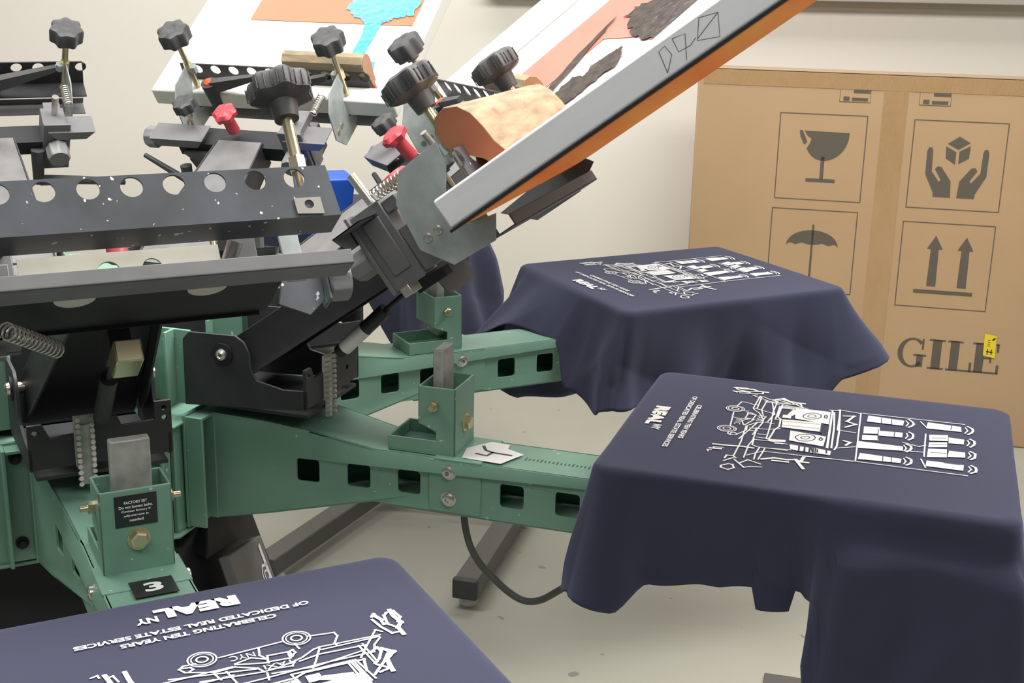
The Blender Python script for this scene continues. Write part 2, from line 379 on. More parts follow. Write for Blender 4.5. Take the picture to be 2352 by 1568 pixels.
u.build('upper_hub', 'green', hc, bevel=0.0015); ud.build('shaded_hub_core', 'dark', hc)  # inner hub plates coloured near black as shade inside the green hub
MB().lathe((0, 0, 0.086), (0, 0, 1), [(0, 0.10), (0.02, 0.10), (0.03, 0.06), (0.05, 0.055)], 32).build('centre_cap', 'grey', hc)
def make_hinge():
    b = MB()
    side = [(0.362, -0.046), (0.592, -0.030), (0.592, 0.004), (0.548, 0.002), (0.500, 0.012), (0.489, 0.03), (0.487, 0.058), (0.478, 0.076), (0.462, 0.086), (0.374, 0.084), (0.362, 0.07)]
    for sg in (-1, 1):
        b.plate(side, [], (0, sg * 0.098 + (0.003 if sg > 0 else 0), 0), (1, 0, 0), (0, 0, 1), 0.005)
    b.box(0.362, 0.590, -0.095, 0.095, -0.046, -0.040)
    fp = [(-0.103, -0.028), (0.103, -0.028), (0.103, 0.054), (0.078, 0.054), (0.078, 0.026), (0.03, 0.024), (0.024, 0.040), (-0.034, 0.040), (-0.036, 0.020), (-0.072, 0.018), (-0.082, 0.040), (-0.103, 0.040)]
    b.plate(fp, [circ(0.092, 0.043, 0.004, 10), circ(0.092, 0.028, 0.004, 10), circ(0.055, 0.002, 0.005, 10), circ(-0.093, 0.028, 0.004, 10)], (0.586, 0, 0), (0, 1, 0), (0, 0, 1), 0.006)
    hb = b.build('hinge_bracket', 'black', hc, bevel=0.0012); hb.rotation_euler = (0, 0, PHI(4))
    for sg in (-1, 1):
        MB().lathe((0.438, sg * 0.1005, 0.052), (0, sg, 0), [(0.002, 0.0190), (0.006, 0.0190), (0.0062, 0.016)], 24).build('pivot_washer', 'dark', hb)
        MB().lathe((0.438, sg * 0.1005, 0.052), (0, sg, 0), [(0.005, 0.0105), (0.011, 0.009), (0.014, 0.005), (0.012, 0.003)], 20).build('pivot_bolt', 'steel', hb)
    MB().cyl((0.438, -0.098, 0.052), (0.438, 0.098, 0.052), 0.009).build('pivot_shaft', 'steel', hb)
    g = MB()
    for t in (-0.034, -0.014):
        for i in range(12):
            g.cyl((0.594, t, 0.040 - i * 0.009), (0.603, t, 0.044 - i * 0.009), 0.0035, n=8)
    g.box(0.5925, 0.597, -0.034, -0.014, -0.058, 0.034); g.box(0.590, 0.594, -0.039, -0.010, -0.03, 0.048)
    g.build('registration_gate', 'rawsteel', hb)
    return hb
hb4 = make_hinge()
for k in (1, 2, 3, 5, 6, 7, 8):
    c = copy_part(hb4, hc); c.rotation_euler = (0, 0, PHI(k))

# ================================================================ PRESS BASE
pb = empty('press_base', (0, 0, 0)); tag(pb, 'black steel press pedestal with splayed leg and white outlined logo, standing on the concrete floor', 'machine base')
p = MB(); p.hexa([(-0.16, -0.16, 0.02), (0.16, -0.16, 0.02), (0.16, 0.16, 0.02), (-0.16, 0.16, 0.02), (-0.16, -0.16, 0.62), (0.16, -0.16, 0.62), (0.16, 0.16, 0.62), (-0.16, 0.16, 0.62)])
p.build('pedestal', 'dark', pb, bevel=0.004)
# tapered housing under the hub, widening to the floor
q = MB()
q.hexa([(-0.55, -0.42, 0.0), (0.40, -0.40, 0.0), (0.50, 0.16, 0.0), (-0.55, 0.20, 0.0), (-0.30, -0.26, 0.60), (0.300, -0.24, 0.60), (0.330, 0.10, 0.60), (-0.30, 0.16, 0.60)])
q.hexa([(0.340, -0.215, 0.565), (0.366, 0.0, 0.515), (0.32, 0.06, 0.515), (0.26, -0.15, 0.565), (0.312, -0.105, 0.618), (0.350, 0.0, 0.578), (0.30, 0.06, 0.62), (0.25, -0.08, 0.62)])
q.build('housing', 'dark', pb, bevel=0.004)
A = Vector((0.374, -0.012, 0.517)); B = Vector((0.356, -0.212, 0.567)); D = Vector((0.047, -0.01, -0.155)).normalized()
Xa = (A - B).normalized(); Nn = Xa.cross(D).normalized(); Nn = Nn if Nn.y < 0 or Nn.x > 0 else -Nn
l = MB(); n_ = -D.cross(Xa).normalized()
if n_.dot(Vector((0.87, -2.3, 1.6)) - A) < 0: n_ = -n_
th = n_ * 0.02
for s0, s1 in ((0, 1),):
    C1, C2 = B + D * 0.55, A + D * 0.55
    l.hexa([tuple(v) for v in (B, A, C2, C1, B + th, A + th, C2 + th, C1 + th)])
lg = l.build('leg_cover', 'grey', pb, bevel=0.003)
lo = MB(); O = A + th + n_ * 0.001; X = -Xa; Y = D
# outlined emblem on the leg cover
k_ = 1.25; e_ = lambda x, y: (0.016 + x * k_, 0.012 + y * k_ * 0.85)
lo.poly([e_(0.018, 0.004), e_(0.008, 0.000), e_(0.000, 0.115), e_(0.012, 0.118)], O, X, Y)
lo.ribbon([e_(0.006, 0.042), e_(0.030, 0.040), e_(0.040, 0.054), e_(0.038, 0.108), e_(0.006, 0.112)], 0.006, O, X, Y)
lo.ribbon([e_(0.006, 0.080), e_(0.036, 0.078)], 0.006, O, X, Y)
lo.ribbon([e_(*q) for q in circ(0.022, 0.060, 0.009, 14)], 0.004, O, X, Y, closed=True); lo.ribbon([e_(*q) for q in circ(0.021, 0.094, 0.009, 4)], 0.004, O, X, Y, closed=True)
lo.build('emblem', 'ink_white', lg, smooth=False)
for v, q_ in (((0.346, -0.05, 0.597), 0.0075), ((0.053, -0.262, 0.471), 0.015)):
    MB().lathe(v, (0.2, -1, 0.3), [(-0.03, q_), (0.005, q_), (0.008, q_ * 0.6)], 14).build('base_bolt', 'steel', pb)
# ================================================================ PRINT HEADS (local frame: x outward along the raised arm, y across, z up from it)
EL = rad(36.7)
def star_knob(hh, name, x, y, z0, z1, R=0.042, ribbed=False, m='plastic', ax=(0, 0, 1), shaft='brass', drop=0.10):
    ax = Vector(ax); O = Vector((x, y, z0)); H = z1 - z0; NK = 0.38 if ribbed else 0.10
    k = MB().lathe(O, ax, [(0, R * 0.36), (H * NK, R * 0.42), (H * (NK + 0.07), R * 0.80), (H * (NK + 0.13), R * 0.96), (H * 0.80, R), (H * 0.93, R * 0.93), (H, R * 0.70), (H * 1.02, R * 0.3), (H * 0.99, R * 0.26), (H * 0.99, 0.001)],
                   84, lobes=(7, 0.17, H * (NK + 0.06), H * 1.01))
    if ribbed:
        for i in range(84):
            if i % 3 == 0:
                a = 2 * pi * i / 84; e = ax.normalized().orthogonal().normalized(); g = ax.normalized().cross(e)
                rr = R * (1 - 0.17 * (0.5 - 0.5 * cos(7 * a)) ** 0.8) * 1.004
                p = O + (e * cos(a) + g * sin(a)) * rr; k.cyl(p + ax * H * 0.54, p + ax * H * 0.86, R * 0.022, n=5)
    ko = k.build(name, m, hh, ang=0.7)
    if shaft:
        s = MB().cyl(O - ax * drop, O + ax * H * 0.2, 0.0075 if R > 0.035 else 0.004, n=16)
        if R > 0.035: s.cyl(O - ax * drop * 0.62, O - ax * drop * 0.45, 0.0115, n=6)
        s.build('knob_shaft', shaft, ko)
    return ko
def flute_knob(hh, O, ax, R, H, m='greyplastic'):
    k = MB().lathe(O, ax, [(0, R * 0.9), (0.002, R), (H * 0.85, R), (H, R * 0.86), (H, R * 0.3)], 48, lobes=(8, 0.10, 0.001, H * 0.9))
    return k.build('micro_knob', m, hh, ang=0.5)
def lever(hh, x, y, z, yend, zend, cap):
    l = MB(); l.cyl((x, y, z - 0.055), (x, y, z + 0.012), 0.015, 0.020, n=20)
    n = 10
    vs = []; fs = []
    for i in range(n + 1):
        s = i / n; yy = y + (yend - y) * s; zz = z + (zend - z) * s ; w = 0.014 - 0.006 * s; hh_ = 0.017 - 0.011 * s
        vs += [(x - w, yy, zz - hh_), (x + w, yy, zz - hh_), (x + w * 0.7, yy, zz + hh_), (x - w * 0.7, yy, zz + hh_)]
    for i in range(n):
        b = 4 * i
        for j in range(4): fs.append((b + j, b + (j + 1) % 4, b + 4 + (j + 1) % 4, b + 4 + j))
    fs += [(3, 2, 1, 0), (4 * n, 4 * n + 1, 4 * n + 2, 4 * n + 3)]
    l.add(vs, fs); lo_ = l.build('clamp_lever', 'plastic', hh, ang=0.5)
    MB().lathe((x, y, z + 0.012), (0, 0, 1), [(0, 0.013), (0.004, 0.012), (0.008, 0.004)], 20).build('lever_cap', cap, lo_)
SIDE = [(0.504, 0.023), (0.496, -0.051), (0.529, -0.097), (0.604, -0.101), (0.627, -0.069), (0.584, -0.060), (0.580, -0.004), (0.605, 0.029), (0.610, 0.063), (0.536, 0.060)]
def c_bracket(hh, y, m='zinc'):
    b = MB().plate(SIDE, [], (0, y, 0), (1, 0, 0), (0, 0, 1), 0.003 * (1 if y < 0 else -1)); b.cyl((0.606, y + (0.012 if y < 0 else -0.012), 0.040), (0.606, y + (0.012 if y < 0 else -0.012), 0.058), 0.010, n=6)
    o = b.build('side_plate', m, hh, bevel=0.0006)
    for x, z in ((0.518, -0.043), (0.538, -0.042)): MB().lathe((x, y, z), (0, 1 if y > 0 else -1, 0), [(0, 0.0072), (0.005, 0.0072), (0.006, 0.005)], 14).build('side_bolt', 'steel', o)
    return o
def bar(hh, mname):
    hs = [circ(0.0045 + 0.0495 * i, 0.021, 0.0132, 22) for i in range(-5, 5)]
    b = MB(); b.plate([(-0.252, -0.030), (0.252, -0.030), (0.246, 0.037), (-0.246, 0.037)], hs, (0.637, 0, 0), (0, 1, 0), (0, 0, 1), 0.003)
    b.plate([(-0.252, 0), (-0.252, -0.050), (0.252, -0.050), (0.252, 0)], [], (0.640, 0, -0.033), (0, 1, 0), (1, 0, 0), -0.003)
    return b.build('perforated_bar', mname, hh, bevel=0.0008)
def tray(hh, tn=-0.254, tf=0.254, near=False):
    t = MB(); t.box(0.600, 0.640, tn, tf, -0.099, -0.096); t.box(0.637, 0.640, tn, tf, -0.099, -0.080)
    o = t.build('screen_tray', 'grey', hh, bevel=0.0008)
    if not near: return o
    MB().box(0.462, 0.602, max(tn, -0.25), 0.185, -0.080, -0.072).build('tray_shade_web', 'dark', o)  # dark sheet added as the shade inside the open tray
    for y in (-0.072, 0.083): MB().lathe((0.585, y, -0.092), (0, 0, 1), [(0, 0.024), (0.016, 0.026), (0.018, 0.015)], 24).build('tray_disc', 'creamsteel', o)
    return o
def end_bracket(hh):
    g = MB(); g.plate([(0.222, -0.022), (0.276, -0.020), (0.270, -0.072), (0.246, -0.092), (0.205, -0.072)], [], (0.455, 0, 0), (0, 1, 0), (0, 0, 1), 0.003)
    g.box(0.44, 0.475, 0.272, 0.276, -0.078, -0.016)
    o = g.build('end_bracket', 'blackmark', hh, bevel=0.001)
    flute_knob(hh, (0.458, 0.277, -0.047), (0, 1, 0), 0.029, 0.030, 'greyplastic')
def core(hh, near=False):
    a = MB()
    # lifting arm: channel of two tapered flanks and a top web, hinged at the bracket
    for sg in (-1, 1):
        y = lambda x: sg * (0.088 - 0.030 * max(0, min(1, (x - 0.04) / 0.38)))
        m = MB(); pr = [(-0.03, -0.035), (0.03, -0.055), (0.42, -0.062), (0.42, 0.004), (0.05, 0.014), (0.0, 0.02), (-0.03, 0.0)]
        m.plate(pr, [], (0, 0, 0), (1, 0, 0), (0, 0, 1), 0.004)
        for v in m.v: v.y = y(v.x) + v.y + 0.002
        a.add(m.v, m.f)
    a.build('lifting_arm', 'black', hh, bevel=0.001)
    at_ = MB().add([(0.03, -0.088, 0.012), (0.42, -0.058, 0.002), (0.42, 0.058, 0.002), (0.03, 0.088, 0.012), (0.03, -0.088, 0.008), (0.42, -0.058, -0.002), (0.42, 0.058, -0.002), (0.03, 0.088, 0.008)],
          [(0, 1, 2, 3), (7, 6, 5, 4), (0, 4, 5, 1), (1, 5, 6, 2), (2, 6, 7, 3), (3, 7, 4, 0)])
    at_.build('arm_top', 'armtop', hh)
    MB().hexa([(-0.02, -0.082, -0.040), (0.418, -0.056, -0.030), (0.418, 0.056, -0.030), (-0.02, 0.082, -0.040), (-0.02, -0.082, -0.034), (0.418, -0.056, -0.024), (0.418, 0.056, -0.024), (-0.02, 0.082, -0.034)]).build('arm_shade_web', 'dark', hh)  # dark sheet added as the shade between the arm flanks
    b = MB(); bb = -0.042
    b.hexa([(0.408, -0.12, bb), (0.462, -0.165, -0.086), (0.462, 0.176, -0.086), (0.408, 0.165, bb), (0.408, -0.165, -0.004), (0.462, -0.165, -0.002), (0.462, 0.176, -0.002), (0.408, 0.165, -0.004)])
    b.build('cross_block', 'dark', hh, bevel=0.001)
    n = MB(); n.box(0.406, 0.464, -0.172, -0.120, -0.082, 0.050); n.box(0.401, 0.408, -0.180, -0.120, -0.084, 0.054)
    n.box(0.464, 0.505, -0.168, -0.130, -0.078, -0.004); n.box(0.464, 0.490, -0.168, -0.130, 0.024, 0.044); n.box(0.42, 0.452, -0.176, -0.170, -0.060, 0.030)
    n.build('side_block', 'grey', hh, bevel=0.0015)
    MB().box(0.415, 0.432, -0.178, -0.140, -0.096, -0.080).build('block_tip', 'steel', hh, bevel=0.0012)
    # folded trays on the hub side
    f = MB()
    for (y0, y1, z) in ((-0.035, 0.150, -0.026), (0.085, 0.225, 0.016), (-0.235, -0.130, 0.034)):
        vs = [(0.396, y0 + 0.02, z - 0.022), (0.396, y1 - 0.02, z - 0.022), (0.396, y1, z), (0.396, y0, z), (0.450, y0, z), (0.450, y1, z)]
        f.add(vs, [(0, 1, 2, 3), (3, 2, 5, 4)]); f.add([(x + 0.002, y, zz - 0.002) for x, y, zz in vs], [(3, 2, 1, 0), (4, 5, 2, 3)])
    if not near: f.plate([(-0.022, -0.046), (0.142, -0.046), (0.122, -0.125), (-0.002, -0.125)], [], (0.398, 0, 0), (0, 1, 0), (0, 0, 1), 0.003)
    f.build('folded_cover', 'grey', hh)
    flute_knob(hh, (0.398, -0.150, -0.014), (-1, 0, 0), 0.026, 0.040)
    flute_knob(hh, (0.430, 0.225, -0.012), (0, 1, 0), 0.026, 0.030, 'greyplastic')
    MB().cyl((0.430, 0.12, -0.012), (0.430, 0.226, -0.012), 0.010).build('micro_shaft', 'steel', hh)
    MB().cyl((0.398, -0.150, -0.014), (0.44, -0.150, -0.014), 0.008).build('micro_shaft', 'steel', hh)
    r = MB().lathe((0.434, 0.014, 0.022), (-0.10, 0, 1), [(0, 0.0145), (0.046, 0.0135), (0.049, 0.028), (0.061, 0.030), (0.068, 0.020), (0.069, 0.002)], 42, lobes=(6, 0.18, 0.047, 0.064))
    r.build('red_knob', 'red', hh, ang=0.7)
    star_knob(hh, 'small_star_knob', 0.455, 0.135, 0.052, 0.086, R=0.028, drop=0.045)
    MB().spring((0.468, -0.185, 0.055), (0.530, -0.185, 0.055), 0.0085, 0.0016, 9).build('return_spring', 'steel', hh)
    MB().cyl((0.445, -0.150, 0.035), (0.440, -0.150, 0.105), 0.0075, n=14).build('pin', 'steel', hh)
    # lower lever with red end cap
    if not near:
        lv = MB(); lv.cyl((0.385, 0.150, -0.055), (0.365, 0.150, -0.105), 0.014, 0.011, n=16); lv.cyl((0.372, 0.150, -0.098), (0.40, 0.265, -0.045), 0.009, 0.006, n=10); lo_ = lv.build('lower_lever', 'plastic', hh)
        MB().lathe((0.366, 0.150, -0.104), (-0.35, 0, -1), [(0, 0.0115), (0.004, 0.011), (0.006, 0.004)], 16).build('lever_cap', 'red', lo_)
    g = MB(); g.cyl((0.40, 0.0, -0.078), (0.285, 0.0, -0.088), 0.0045, n=12); g.cyl((0.285, 0, -0.088), (0.165, 0.0, -0.104), 0.0125, n=20); g.box(0.36, 0.42, -0.014, 0.014, -0.098, -0.066)
    go = g.build('gas_strut', 'black', hh)
    if not near: MB().cyl((0.232, 0, -0.0951), (0.178, 0.0, -0.1023), 0.0130, n=20, caps=False).build('strut_label', 'label', go)
def head(k, label, knobs=(-1, 1), brk=(-1, 1), barmat='blackmark', levers=True, ribbed=False, extra=None, wzs=(0.122, 0.184), tn=-0.254):
    a = PHI(k); loc = (0.41 * cos(a), 0.41 * sin(a), 0.03 + Z0)
    hh = empty('print_head', loc, (0, -EL, a)); tag(hh, label, 'print head', 'raised print heads of the press')
    core(hh, k == 3); bar(hh, barmat); tray(hh, tn, near=(k == 3))
    if k == 3: end_bracket(hh)
    for s in brk: c_bracket(hh, 0.2 * s)
    for s in knobs:
        star_knob(hh, 'clamp_knob', 0.618 if k == 4 else 0.608, {3: 0.222, 4: 0.19}.get(k, 0.2) * s, wzs[0] - (0.012 if k == 4 else 0), wzs[1] - (0.012 if k == 4 else 0), R=0.044 if ribbed else 0.040, ribbed=ribbed, drop=0.125)
    if levers:
        lever(hh, 0.59, 0.150, 0.010, 0.020, 0.046, 'orangered'); lever(hh, 0.59, -0.035, 0.012, -0.175, 0.060, 'white')
    return hh
h3 = head(3, 'nearest raised print head, empty, with a paint-splashed perforated black bar', knobs=(1,), brk=(), ribbed=True, levers=False)
nut = MB().plate([(0.196, -0.029), (0.230, -0.031), (0.229, -0.008), (0.195, -0.008)], [circ(0.213, -0.017, 0.006, 14)], (0.641, 0, 0), (0, 1, 0), (0, 0, 1), 0.002); nut.build('nut_plate', 'steel', h3)
MB().spring((0.56, -0.150, -0.112), (0.47, -0.085, -0.108), 0.010, 0.0016, 13).build('tray_spring', 'steel', h3)
MB().box(0.40, 0.46, -0.016, 0.018, -0.13, -0.10).build('spring_clevis', 'brass', h3, bevel=0.002)
rb = MB().plate([(-0.125, -0.066), (0.115, -0.066), (0.115, -0.020), (-0.125, -0.020)], [circ(-0.022, -0.046, 0.014), circ(0.030, -0.044, 0.012)], (0.548, 0, 0), (0, 1, 0), (0, 0, 1), 0.003); tag(rb.build('inner_plate', 'creamsteel', h3), 'cream-coloured perforated plate')
#lever(h3, 0.56, 0.150, 0.000, 0.165, 0.0, 'red')
for y, w_, m_ in ((0.150, 0.035, 'grey'), (0.213, 0.026, 'zinc')):
    MB().box(0.53, 0.536, y - w_ / 2, y + w_ / 2, -0.072, 0.0).build('guide_plate', m_, h3, bevel=0.001)
MB().cyl((0.54, 0.120, -0.055), (0.56, 0.136, -0.022), 0.010, n=14).build('guide_pin', 'steel', h3)
h4 = head(4, 'raised print head with galvanised side plate, holding the silver screen frame', brk=(), ribbed=True, levers=False, tn=-0.2)
tag(c_bracket(h4, -0.2085), 'galvanised grey side plate')
MB().plate([(0.641, -0.058), (0.650, -0.070), (0.600, -0.100), (0.504, -0.100), (0.452, -0.052), (0.60, -0.04)], [], (0, 0.262, 0), (1, 0, 0), (0, 0, 1), 0.004).build('far_side_plate', 'grey', h4)
h5 = head(5, 'raised print head behind the silver frame, holding the coral stencil screen', knobs=(1,), brk=(1, -1), barmat='black', wzs=(0.120, 0.170))
h6 = head(6, 'raised back centre print head holding the white screen with blue ink', barmat='black', wzs=(0.120, 0.170))
h7 = head(7, 'raised print head at the upper left edge, seen against the bare wall', barmat='black', wzs=(0.120, 0.170))

lv = MB(); lv.cyl((0.40, -0.108, -0.02), (0.375, -0.108, -0.100), 0.016, 0.012, n=18)
lv.tube([(0.375, -0.112, -0.095), (0.380, -0.20, -0.106), (0.385, -0.31, -0.125)], lambda q: 0.013 - 0.005 * q, 10)
l7 = lv.build('lower_lever', 'plastic', h7); MB().lathe((0.376, -0.108, -0.099), (-0.3, 0, -1), [(0, 0.0125), (0.004, 0.012), (0.006, 0.004)], 16).build('lever_cap', 'red', l7)

# ================================================================ SCREENS
def screen(k, label, fm, mm, name, u0=0.588, u1=1.385, hwid=0.29, w0=-0.056, w1=-0.010, bw=0.036, bwx=0.05):
    a = PHI(k); loc = (0.41 * cos(a), 0.41 * sin(a), 0.03 + Z0)
    s = empty(name, loc, (0, -EL, a)); tag(s, label, 'printing screen', 'clamped printing screens')
    f = MB(); o = [(u0, -hwid), (u1, -hwid), (u1, hwid), (u0, hwid)]; i = [(u0 + bwx, -hwid + bw), (u1 - bwx, -hwid + bw), (u1 - bwx, hwid - bw), (u0 + bwx, hwid - bw)]
    f.plate(o, [i], (0, 0, w0), (1, 0, 0), (0, 1, 0), w1 - w0); f.build('frame', fm, s, bevel=0.004)
    g = MB(); n = 14
    vs = [(u0 + 0.01 + (u1 - u0 - 0.02) * x / n, -hwid + 0.008 + (2 * hwid - 0.016) * y / n, w0 - 0.0012) for x in range(n + 1) for y in range(n + 1)]
    fs = [(x * (n + 1) + y, (x + 1) * (n + 1) + y, (x + 1) * (n + 1) + y + 1, x * (n + 1) + y + 1) for x in range(n) for y in range(n)]
    g.add(vs, fs); g.add([(v[0], v[1], v[2] + 0.0006) for v in vs], [f_[::-1] for f_ in fs])
    mo = g.build('mesh', mm, s, smooth=False)
    return s, mo, w0 + 0.0006
s4, m4, z4 = screen(4, 'tilted silver aluminium screen frame with orange mesh underneath, pencil marks on its side', 'alu', 'mesh_orange', 'printing_screen')
d = MB()
for st in ([(0.957, -0.050), (0.962, -0.022), (0.972, -0.020), (0.974, -0.034), (0.957, -0.050)], [(0.985, -0.018), (1.002, -0.022), (0.986, -0.050)], [(0.985, -0.018), (0.983, -0.036), (1.000, -0.038), (1.010, -0.034)],
           [(1.027, -0.016), (1.010, -0.038), (1.036, -0.050), (1.050, -0.024), (1.027, -0.016)], [(1.050, -0.024), (1.012, -0.036)]):
    d.ribbon(st, 0.0011, (0, -0.2904, 0), (1, 0, 0), (0, 0, 1))
d.build('pencil_marks', 'pen_grey', s4, smooth=False)
MB().box(0.586, 1.387, -0.2904, -0.286, -0.0605, -0.0565).build('mesh_edge', 'dark', s4)
tag(MB().plate([(0.588, -0.0598), (0.70, -0.071), (0.793, -0.080), (1.0, -0.081), (1.386, -0.081), (1.386, -0.0598)], [], (0, -0.2865, 0), (1, 0, 0), (0, 0, 1), 0.0015).build('mesh_overhang', 'mesh_orange', s4), 'orange mesh overhang below the frame')
s6, m6, z6 = screen(6, 'white framed screen at the back centre with orange stencil and blue ink spill', 'whiteframe', 'mesh_white', 'printing_screen', hwid=0.325, bw=0.045)
e = MB().poly([(0.920, -0.272), (1.345, -0.272), (1.345, 0.205), (0.922, 0.205)], (0, 0, z6 + 0.0008), (1, 0, 0), (0, 1, 0)); e.build('stencil', 'emul_orange', s6, smooth=False)
def blob(P, jag, seed, n=6):
    rnd = random.Random(seed); out = []
    for i in range(len(P)):
        a, b = Vector(P[i]), Vector(P[(i + 1) % len(P)])
        for j in range(n):
            p = a.lerp(b, j / n); out.append((p.x + rnd.uniform(-jag, jag), p.y + rnd.uniform(-jag, jag)))
    return out
bi = MB()
bi.poly(blob([(1.10, -0.06), (1.015, -0.060), (0.987, -0.048), (0.945, -0.088), (0.921, -0.126), (0.927, -0.171), (0.942, -0.197), (0.962, -0.244), (1.023, -0.245), (1.10, -0.25)], 0.005, 5), (0, 0, z6 + 0.003), (1, 0, 0), (0, 1, 0))
bi.poly(blob([(0.93, -0.127), (0.929, -0.170), (0.789, -0.160), (0.764, -0.150), (0.775, -0.130)], 0.003, 6), (0, 0, z6 + 0.0035), (1, 0, 0), (0, 1, 0))
bi.poly([(0.777, -0.154), (0.775, -0.202), (0.700, -0.217), (0.705, -0.180)], (0, 0, z6 + 0.004), (1, 0, 0), (0, 1, 0))
tag(bi.build('ink_spill', 'ink_blue', s6, smooth=False), 'bright blue ink spill')
s5, m5, z5 = screen(5, 'white framed screen behind the silver one, coral stencil smeared with black ink', 'whiteframe', 'mesh_white', 'printing_screen', hwid=0.325, bw=0.045)
s5.location += Vector((-sin(PHI(5)), cos(PHI(5)), 0)) * 0.012
e = MB().poly([(0.745, 0.155), (0.745, 0.0), (0.927, -0.005), (0.947, -0.131), (0.93, -0.265), (1.34, -0.265), (1.34, 0.140)], (0, 0, z5 + 0.0008), (1, 0, 0), (0, 1, 0)); e.build('stencil', 'emul_coral', s5, smooth=False)
bk = MB()
bk.poly(blob([(0.72, -0.045), (0.75, -0.063), (0.80, -0.054), (0.812, -0.091), (0.846, -0.078), (0.885, -0.095), (0.908, -0.107), (0.89, -0.14), (0.856, -0.16), (0.834, -0.149), (0.768, -0.146), (0.72, -0.131)], 0.005, 7), (0, 0, z5 + 0.003), (1, 0, 0), (0, 1, 0))
bk.poly(blob([(1.003, 0.004), (1.041, 0.010), (1.058, -0.02), (1.10, -0.074), (1.12, -0.206), (1.007, -0.256), (0.947, -0.222), (0.94, -0.14), (0.956, -0.076)], 0.008, 8), (0, 0, z5 + 0.0035), (1, 0, 0), (0, 1, 0))
bk.poly(blob([(0.745, -0.022), (0.87, 0.018), (1.008, 0.040), (0.95, 0.018), (0.745, -0.045)], 0.002, 9), (0, 0, z5 + 0.004), (1, 0, 0), (0, 1, 0))
tag(bk.build('ink_smear', 'ink_black', s5, smooth=False), 'black ink smear')

# blue tub glimpsed between the heads
tb = MB(); tb.hexa([(-0.05, -0.05, 0), (0.05, -0.05, 0), (0.05, 0.05, 0), (-0.05, 0.05, 0), (-0.062, -0.062, 0.13), (0.062, -0.062, 0.13), (0.062, 0.062, 0.13), (-0.062, 0.062, 0.13)])
tb = tb.build('ink_tub', 'blue', bevel=0.006, loc=(0.44, 0.58, Z0 + 0.10), rot=(0, 0, 0.3)); tag(tb, 'bright blue plastic tub glimpsed between the black print heads', 'tub')

# ================================================================ SQUEEGEES
def squeegee(k, label, u0, w0, tilt, t0, t1, scl=1.0, group='wooden squeegees'):
    a = PHI(k); base = Matrix.Translation((0.41 * cos(a), 0.41 * sin(a), 0.03 + Z0)) @ Matrix.Rotation(a, 4, 'Z') @ Matrix.Rotation(-EL, 4, 'Y')
    s = empty('wooden_squeegee', (0, 0, 0)); s.matrix_world = base @ Matrix.Translation((u0, 0, w0)) @ Matrix.Rotation(tilt, 4, 'Y')
    tag(s, label, 'squeegee', group)
    P = [(-0.016, 0.060), (-0.022, 0.070), (-0.023, 0.086), (-0.017, 0.101), (-0.004, 0.109), (0.010, 0.106), (0.019, 0.095), (0.021, 0.080), (0.017, 0.062), (0.011, 0.045), (0.009, 0.025), (-0.009, 0.025), (-0.010, 0.045)]
    P = [(x * scl, z * scl) for x, z in P]
    hnd = MB().plate(P, [], (0, t1, 0), (1, 0, 0), (0, 0, 1), (t1 - t0)); o = hnd.build('handle', 'wood', s, bevel=0.002)
    MB().poly([(x * 0.97, z * 0.98 + 0.0015) for x, z in P], (0, t0 - 0.0006, 0), (1, 0, 0), (0, 0, 1)).build('handle_end', 'wood_end', o, smooth=False)
    MB().box(-0.0045, 0.0045, t0 + 0.001, t1 - 0.001, 0.0, 0.03 * scl).build('blade', 'rubber_red', s, bevel=0.0008)
    return s
squeegee(4, 'worn wooden squeegee with orange end grain propped on the silver framed screen', 0.695, -0.050, rad(-24), -0.205, 0.195, 1.45)
squeegee(6, 'pale wooden squeegee handle lying behind the back centre perforated bar', 0.675, -0.052, rad(-8), -0.245, -0.035, 1.1)
squeegee(5, 'small tip of a pale wooden squeegee behind the far black knob', 0.685, -0.052, rad(-8), -0.16, 0.035, 1.0)
